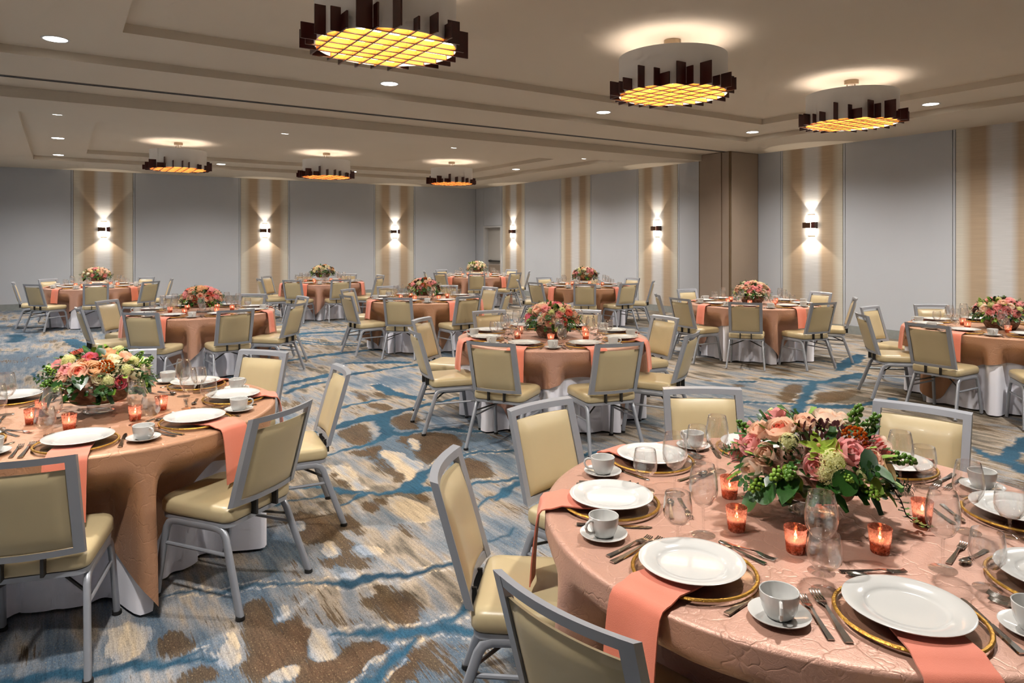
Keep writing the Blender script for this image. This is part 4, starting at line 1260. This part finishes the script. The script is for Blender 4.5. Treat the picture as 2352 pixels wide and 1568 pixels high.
def cluster_mesh(name, col, n=40, r=.17, seed=4):
    R = random.Random(seed)
    m = MB()
    for k in range(n):
        z = 1 - 1.3 * (k + .5) / n
        a = k * 2.39996
        rr = math.sqrt(max(0, 1 - z * z)) * R.uniform(.8, 1)
        ball(m, (rr * math.cos(a), rr * math.sin(a), z * .8), r * R.uniform(.7, 1.1), 0, 6)
    return m.mesh(name, [col], sharp=80)
def sprig_mesh(name, col, n=14, r=.13, leaf=False, seed=5):
    R = random.Random(seed)
    m = MB()
    m.tube([(0, 0, -.6), (.08, 0, .1), (0, .05, 1.1)], [.05, .04, .02], 5, 1)
    for k in range(n):
        z = -.1 + 1.25 * k / n
        a = k * 2.39996
        d = .30 * (1.15 - k / n * .7)
        c = (d * math.cos(a), d * math.sin(a), z + .08)
        m.tube([(0.03, 0.02, z - .05), c], [.02, .015], 4, 1)
        if leaf:
            leaf_into(m, Vector(c), Vector((math.cos(a), math.sin(a), .5)), .34, .16, 0)
        else:
            ball(m, c, r * R.uniform(.8, 1.15), 0, 7)
    return m.mesh(name, [col, 'stem_green'], sharp=80)
def leaf_into(m, base, d, L, w, mi=0, bend=.25):
    d = d.normalized()
    s = d.cross(Vector((0, 0, 1)))
    if s.length < 1e-3:
        s = Vector((1, 0, 0))
    s.normalize()
    u = s.cross(d)
    v, f = [], []
    for j in range(5):
        b = j / 4
        ww = w * math.sin(PI * (.08 + b * .9)) ** .8 if j < 4 else .01
        c = base + d * (L * b) - u * (bend * L * b * b)
        v += [c - s * ww + u * ww * .25, c, c + s * ww + u * ww * .25]
    for j in range(4):
        for i in range(2):
            q = j * 3 + i
            f.append((q, q + 1, q + 4, q + 3))
    m.add(v, f, mi)
def ovate_mesh(name, mat):
    m = MB(); leaf_into(m, Vector((-1, 0, 0)), Vector((1, 0, .12)), 2.0, .52, 0, .18)
    return m.mesh(name, mat, sharp=80)
def round_leaf_mesh(name, mat):
    m = MB().lathe([(0, 0), (.4, .02), (.75, .07), (.97, .14)], 14)
    m.tube([(-.95, 0, .12), (-1.5, 0, 0)], [.05, .04], 4)
    return m.mesh(name, mat, sharp=80)
BLOOM = {
    'peach_rose': rose_mesh('peach_rose', 'peach', 'peach', seed=1),
    'garden_rose': rose_mesh('garden_rose', 'coral', 'peach', n=18, openness=.85, seed=2),
    'pink_rose': rose_mesh('pink_rose', 'pink', 'pink', seed=3),
    'blush_rose': rose_mesh('blush_rose', 'peach', 'blush', openness=1.1, seed=4),
    'hot_rose': rose_mesh('hot_rose', 'deep', 'hot', seed=5),
    'cream_rose': rose_mesh('cream_rose', 'cream', 'cream', seed=6),
    'tan_rose': rose_mesh('tan_rose', 'tan', 'tan', openness=.95, seed=7),
    'coral_rose': rose_mesh('coral_rose', 'deep', 'coral', seed=8),
    'dahlia': dahlia_mesh('dahlia', 'deep', 'pink'),
    'coral_dahlia': dahlia_mesh('coral_dahlia', 'deep', 'coral'),
    'succulent': succulent_mesh('succulent', 'succulent'),
    'rosette': succulent_mesh('rosette', 'rosette'),
    'hydrangea': hydrangea_mesh('hydrangea', 'hydra'),
    'white_hydrangea': hydrangea_mesh('white_hydrangea', 'whiteflower', 9),
    'calla_lily': calla_mesh('calla_lily', 'calla'), 'pink_calla': calla_mesh('pink_calla', 'pinkcalla'), 'cream_calla': calla_mesh('cream_calla', 'creamcalla'),
    'orchid': orchid_mesh('orchid'),
    'berry_cluster': cluster_mesh('berry_cluster', 'petal_berry'),
    'berry_sprig': sprig_mesh('berry_sprig', 'berry_green', 16, .15),
    'bud_sprig': sprig_mesh('bud_sprig', 'leaf_lime', 20, .12, seed=6),
    'leaf_sprig': sprig_mesh('leaf_sprig', 'leaf_green', 16, .1, True),
}
LEAF = {'ovate_leaf': [ovate_mesh('ovate_leaf', 'leaf_green'), ovate_mesh('ovate_leaf', 'leaf_dark')], 'round_leaf': [round_leaf_mesh('round_leaf', 'leaf_green')] * 2}
def aim(p, d, s, roll=0.0):
    d = Vector(d).normalized()
    q = Vector((0, 0, 1)).rotation_difference(d)
    return Matrix.Translation(p) @ q.to_matrix().to_4x4() @ Matrix.Rotation(roll, 4, 'Z') @ Matrix.Scale(s, 4)
def aim_leaf(p, d, s):
    """Leaf lying with its long axis along d."""
    d = Vector(d).normalized()
    y = Vector((0, 0, 1)).cross(d); y = y.normalized() if y.length > 1e-3 else Vector((0, 1, 0))
    z = d.cross(y)
    M = Matrix((d, y, z)).transposed().to_4x4()
    return Matrix.Translation(p) @ M @ Matrix.Scale(s, 4)
DOME_Z = 0.93 - Z_T      # height of the dome's centre above the cloth
def greenery_mesh(seed, rx=.225, rz=.135, n=230):
    R = random.Random(seed)
    m = MB()
    for k in range(n):
        z = 1 - 1.35 * (k + .5) / n
        a = k * 2.39996 + R.uniform(-.3, .3)
        rr = math.sqrt(max(0, 1 - z * z))
        nrm = Vector((rr * math.cos(a), rr * math.sin(a), z))
        p = Vector((nrm.x * rx, nrm.y * rx, DOME_Z + nrm.z * rz)) * 1.0
        d = nrm + Vector((R.uniform(-.7, .7), R.uniform(-.7, .7), R.uniform(-.5, .4)))
        L = R.uniform(.04, .075)
        leaf_into(m, p, d, L, L * R.uniform(.2, .32), R.choice((0, 0, 1, 2)), R.uniform(0, .5))
    return m.mesh('greenery', ['leaf_green', 'leaf_dark', 'leaf_lime'], sharp=80)
def vine_mesh(seed, L=.22):
    R = random.Random(seed)
    m = MB()
    pts = [Vector((0, 0, 0)), Vector((.05, 0, -.01)), Vector((.08, .01, -.06)), Vector((.095, 0, -.10)), Vector((.12, .015, -.125)), Vector((.16, .0, -.13))]
    m.tube(pts, .0018, 5, 1)
    for i in range(30):
        t = i / 30 * (len(pts) - 1.01)
        k = int(t); p = pts[k].lerp(pts[k + 1], t - k)
        a = i * 2.4
        leaf_into(m, p, Vector((math.cos(a), math.sin(a), .2)), .020, .006, 0, .1)
    return m.mesh('trailing_vine', ['berry_green', 'petal_succulent'], sharp=80)
bowl_me = MB().lathe([(0, 0.003), (0.120, 0.0), (0.132, 0.004), (0.158, 0.05), (0.172, 0.098), (0.170, 0.103), (0.162, 0.100), (0.150, 0.060), (0.122, 0.016), (0, 0.014)], 40).mesh('bark_bowl', 'bark', sharp=60)
PED = {1: .071, 2: .060, 3: .001, 4: .060, 5: .120, 6: .120, 7: .060, 8: .120, 9: .120, 10: .001, 11: .001}
_ped = {}
def pedestal(h):
    if h not in _ped:
        t = h - .005
        _ped[h] = [('foot', MB().lathe([(0, 0.0), (0.075, 0.0), (0.075, 0.003), (0.062, 0.005), (0, 0.005)], 32).mesh('foot', 'pedestal_glass', sharp=60), None, []),
                   ('stem', MB().lathe([(0.062, 0.004), (0.058, 0.02), (0.056, t - .008), (0.060, t), (0.0, t)], 32).mesh('stem', 'pedestal_glass', sharp=60), None, []),
                   ('top_plate', MB().lathe([(0, t), (0.118, t), (0.120, t + .002), (0.118, t + .0045), (0, t + .0045)], 36).mesh('top_plate', 'pedestal_glass', sharp=60), None, [])]
    return _ped[h]
PALETTES = {
    3: ['coral_rose', 'pink_rose', 'pink_rose', 'peach_rose', 'cream_rose', 'hydrangea', 'hot_rose', 'peach_rose', 'berry_sprig', 'hydrangea', 'leaf_sprig', 'garden_rose', 'blush_rose'],
    4: ['peach_rose', 'blush_rose', 'garden_rose', 'peach_rose', 'garden_rose', 'tan_rose', 'pink_rose', 'peach_rose', 'leaf_sprig', 'coral_rose'],
    5: ['blush_rose', 'peach_rose', 'cream_rose', 'peach_rose', 'hydrangea', 'leaf_sprig', 'pink_rose', 'white_hydrangea'],
    6: ['cream_rose', 'hydrangea', 'blush_rose', 'white_hydrangea', 'tan_rose', 'berry_cluster', 'rosette', 'cream_rose', 'leaf_sprig'],
    7: ['pink_rose', 'succulent', 'blush_rose', 'cream_rose', 'tan_rose', 'berry_cluster', 'bud_sprig', 'peach_rose', 'white_hydrangea', 'leaf_sprig'],
    8: ['white_hydrangea', 'cream_rose', 'peach_rose', 'hydrangea', 'white_hydrangea', 'bud_sprig', 'blush_rose'],
    9: ['peach_rose', 'cream_rose', 'hydrangea', 'tan_rose', 'succulent', 'white_hydrangea', 'leaf_sprig', 'pink_rose'],
    10: ['peach_rose', 'pink_rose', 'blush_rose', 'succulent', 'hydrangea', 'cream_rose', 'leaf_sprig', 'peach_rose', 'garden_rose'],
    11: ['pink_rose', 'blush_rose', 'pink_rose', 'peach_rose', 'hydrangea', 'bud_sprig', 'succulent', 'leaf_sprig', 'pink_rose', 'blush_rose'],
    1: ['peach_rose', 'pink_rose', 'hydrangea', 'blush_rose', 'berry_sprig', 'bud_sprig'], 2: ['tan_rose', 'cream_rose', 'pink_rose', 'hydrangea', 'bud_sprig'],
}
FLOWER_TXT = {1: 'lavish peach rose, orchid and succulent centrepiece', 2: 'peach, tan and pink rose centrepiece with coral dahlia',
              3: 'coral, red and peach rose centrepiece', 4: 'peach and coral rose centrepiece', 5: 'peach and cream flower centrepiece',
              6: 'cream and yellow flower centrepiece', 7: 'dusky pink, brown and cream flower centrepiece', 8: 'white, cream and peach flower centrepiece',
              9: 'peach, cream and dark red flower centrepiece', 10: 'peach rose centrepiece with dark succulent', 11: 'pink rose centrepiece with green sprigs'}
GREEN = [greenery_mesh(1), greenery_mesh(2), greenery_mesh(3)]
VINES = [vine_mesh(1), vine_mesh(2, .2)]
def bouquet(k, c):
    R = random.Random(700 + k)
    parts = [('greenery', GREEN[k % 3], None, [])]
    spots = []
    def put(name, p, s):
        d = Vector((p[0], p[1], (p[2] - DOME_Z) * 1.6 + .06))
        if name.endswith('sprig'):
            d = Vector((p[0], p[1], (p[2] - DOME_Z) * 1.2 + (.10 if p[2] > DOME_Z + .06 else -.06)))
        if 'hydrangea' in name:
            s *= .78
        parts.append((name, BLOOM[name], aim(Vector(p), d, s * (1.0 if not name.endswith('sprig') else .95), R.uniform(0, 6)), []))
        spots.append((p, s))
    def clear(p, s, f=.8):
        return all((Vector(p) - Vector(q)).length > (s + t) * f for q, t in spots)
    if k in (1, 2):
        for n, x, y, z, s in (FL_ONE if k == 1 else FL_TWO):
            put(n, (x, y, z + DOME_Z), s)
        for n, x, y, z, s in (LF_ONE if k == 1 else LF_TWO):
            d = Vector((x, y, -.16)).normalized()
            if n == 'round_leaf':
                parts.append((n, LEAF[n][0], aim(Vector((x, y, z + DOME_Z)), Vector((x, y, .12)), s, R.uniform(0, 6)), []))
            else:
                parts.append((n, LEAF[n][R.randint(0, 1)], aim_leaf(Vector((x, y, z + DOME_Z)) * 1.04, d + Vector((R.uniform(-.4, .4), R.uniform(-.4, .4), R.uniform(-.3, .5))), s), []))
    n_try = {1: 26, 2: 22}.get(k, 60 if k == 3 else 46)
    for i in range(n_try):
        z = 1 - 1.02 * (i + .5) / n_try
        a = i * 2.39996 + k
        rr = math.sqrt(max(0, 1 - z * z))
        p = (rr * math.cos(a) * .245, rr * math.sin(a) * .245, DOME_Z + z * .165)
        s = R.uniform(.034, .046)
        if k in (1, 2) and (p[0] * .5475 + p[1] * .8367) < 0.05:
            continue
        if clear(p, s):
            put(R.choice(PALETTES[k]), p, s)
    for i in range(13):
        a = 2 * PI * i / 13 + R.uniform(-.3, .3)
        p = Vector((.235 * math.cos(a), .235 * math.sin(a), DOME_Z - .05 + R.uniform(-.03, .05)))
        parts.append(('ovate_leaf', LEAF['ovate_leaf'][i % 2], aim_leaf(p, Vector((math.cos(a), math.sin(a), R.uniform(-.7, .3))), R.uniform(.04, .062)), []))
    for i in range(9):
        a = 2 * PI * i / 9 + R.uniform(-.4, .4)
        p = (.24 * math.cos(a), .24 * math.sin(a), DOME_Z + R.uniform(-.05, .05))
        parts.append(('leaf_sprig', BLOOM['leaf_sprig'], aim(Vector(p), Vector((p[0], p[1], R.uniform(-.05, .12))), R.uniform(.045, .06), 0), []))
    va = math.atan2(-.26, .12) if k == 1 else R.uniform(0, 6)
    if k < 5:
        parts.append(('trailing_vine', VINES[k % 2], Matrix.Translation((.19 * math.cos(va), .19 * math.sin(va), DOME_Z - .02)) @ Matrix.Rotation(va, 4, 'Z'), []))
    zb = Z_T + 0.006
    ph = PED[k]
    dz = 0.0 if k in (1, 2) else max(ph - 0.071, -0.012)
    lab = FLOWER_TXT[k] + (' on ' + TABLES[k]['txt'])
    o = thing('flower_arrangement', lab, 'flowers', 'table centrepieces', parts, (c[0], c[1], zb + dz))
    for ch in o.children:
        if ch.name.startswith('greenery'):
            ch['kind'] = 'stuff'
    b = ob('bark_bowl', bowl_me, None, (c[0], c[1], zb + ph), (0, 0, R.uniform(0, 6)))
    tag(b, 'round bark-covered flower bowl on ' + TABLES[k]['txt'], 'bowl', 'bark bowls')
    if ph > 0.01:
      thing('glass_pedestal', 'short clear glass pedestal under the flower bowl on ' + TABLES[k]['txt'], 'pedestal', 'glass pedestals',
          pedestal(ph), (c[0], c[1], zb))

# ------------------------------------------------------------------ lay every table
VOT = {1: [(-0.13, 0.24), (-0.34, 0.04), (-0.32, -0.16), (-0.11, -0.3), (0.22, -0.26), (0.30, 0.14)], 2: [(-0.3, -0.12), (-0.26, 0.1), (-0.14, -0.35), (0.15, -0.325), (0.29, -0.16), (0.12, 0.30)]}
VW = ['first', 'second', 'third', 'fourth', 'fifth', 'sixth']
def lay(k):
    T = TABLES[k]
    c, txt = T['c'], T['txt']
    R = random.Random(k)
    near = k in (1, 2, 3)
    mid = k in (4, 7, 10, 11)
    thing('round_table', 'round folding banquet table beneath the cloths of ' + txt, 'table', 'round banquet tables', TABLE_PARTS, (c[0], c[1], 0), R.uniform(0, 3))
    tag(ob('tablecloth', skirt_mesh(k, T), None, (c[0], c[1], 0)), 'white floor-length round cloth in soft folds on ' + txt, 'tablecloth', 'white floor-length cloths')
    tag(ob('overlay_cloth', overlay_mesh(k, T), None, (c[0], c[1], 0)), 'square crushed copper overlay cloth, corners hanging, on ' + txt, 'tablecloth', 'copper overlay cloths')
    zc = Z_T + 0.007
    for i, a in enumerate(T['ch']):
        ar = math.radians(a)
        cr = CR + R.uniform(-.008, .012) + T.get('dr', {}).get(a, 0.0)
        w = seat_word(c, a)
        thing('banquet_chair', 'cream banquet chair, silver frame, %s seat of %s' % (w, txt), 'chair', 'cream banquet chairs', CHAIR if near else CHAIR_FAR,
              (c[0] + cr * math.cos(ar), c[1] + cr * math.sin(ar), 0), ar + PI / 2 + R.uniform(-.04, .04))
    for i in range(8):
        a = math.radians(T['ph'] + 45 * i) + R.uniform(-.012, .012)
        w = seat_word(c, math.degrees(a))
        ox, oy = c[0] + 0.687 * math.cos(a), c[1] + 0.687 * math.sin(a)
        rz = a + PI / 2
        Mz = Matrix.Translation((ox, oy, zc)) @ Matrix.Rotation(rz, 4, 'Z')
        def pos(x, y, z=0.0):
            v = Mz @ Vector((x, y, z))
            return (v.x, v.y, v.z)
        at_ = ', %s seat of %s' % (w, txt)
        thing('charger_plate', 'clear glass charger with gold rim' + at_, 'charger plate', 'gold rimmed chargers', [('glass_disc', charger_disc, None, []), ('gold_rim', charger_rim, None, [])], pos(0, 0), rz)
        tag(ob('napkin', NAPKINS[R.randint(0, 3)], None, pos(R.uniform(-.01, .01), 0, 0.0), (0, 0, rz)), 'salmon folded napkin hanging' + at_, 'napkin', 'salmon napkins')
        tag(ob('dinner_plate', plate_me, None, pos(R.uniform(-.006, .006), R.uniform(-.006, .006), 0.0195), (0, 0, rz)), 'white dinner plate' + at_, 'plate', 'white dinner plates')
        sx, sy = 0.271 + R.uniform(-.002, .002), -0.030 + R.uniform(-.005, .005)
        tag(ob('saucer', saucer_me, None, pos(sx, sy), (0, 0, rz), .95), 'white saucer' + at_, 'saucer', 'white saucers')
        thing('coffee_cup', 'white coffee cup on its saucer' + at_, 'cup', 'white coffee cups', CUP, pos(sx, sy, 0.0055), rz - 0.9 + R.uniform(-.25, .25), 1.07)
        gx, gy = 0.222 + R.uniform(-.01, .01), 0.285 + R.uniform(-.012, .012)
        hx, hy = 0.285 + R.uniform(-.008, .008), 0.185 + R.uniform(-.012, .012)
        if k in (1, 2):
            thing('wine_glass', 'tall clear wine glass' + at_, 'wine glass', 'tall wine glasses', WINE, pos(gx, gy, -.0005), rz)
            thing('water_goblet', 'short clear water goblet' + at_, 'goblet', 'short water goblets', GOBLET, pos(hx, hy, -.0005), rz)
        else:
            tag(ob('wine_glass', WINE1, None, pos(gx, gy, -.0005)), 'tall clear wine glass' + at_, 'wine glass', 'tall wine glasses')
            tag(ob('water_goblet', GOBLET1, None, pos(hx, hy, -.0005)), 'short clear water goblet' + at_, 'goblet', 'short water goblets')
        if near or mid:
            cut = [('dinner_knife', KNIFE, 'steel dinner knife by the plate', 'knife', .183, -.12, 0, 1.03), ('dinner_fork', FORK, 'steel dinner fork by the plate', 'fork', -.191, -.118, 0, 1.18), ('salad_fork', FORK, 'outer steel salad fork', 'fork', -.2275, -.10, 0, 1.0)]
            if near:
                cut += [('dessert_fork', FORK, 'small steel dessert fork above the plate', 'fork', -.075, .247, -PI / 2 + .06, .92), ('dessert_spoon', SPOON, 'small steel dessert spoon above the plate', 'spoon', .105, .202, PI / 2 - .1, .92)]
            for nm, ps, lb, ct, x, y, rr, sc in cut:
                q = pos(x + R.uniform(-.005, .005), y + R.uniform(-.008, .008))
                thing(nm, lb + at_, ct, nm.replace('_', ' ') + 's', ps, q, rz + rr + R.uniform(-.012, .012), sc)
    bouquet(k, c)
    vs = VOT.get(k) or [(0.375 * math.cos(i * PI / 3 + k), 0.375 * math.sin(i * PI / 3 + k)) for i in range(6)]
    # say which by its side of the bowl, going round
    for i, (x, y) in enumerate(vs):
        w = seat_word(c, math.degrees(math.atan2(y, x)))
        thing('votive_candle', 'lit copper votive, %s of the flowers on %s' % (w, txt), 'candle', 'copper votive candles', VOTIVE, (c[0] + x, c[1] + y, zc - .0005), i)
for k in TABLES:
    lay(k)
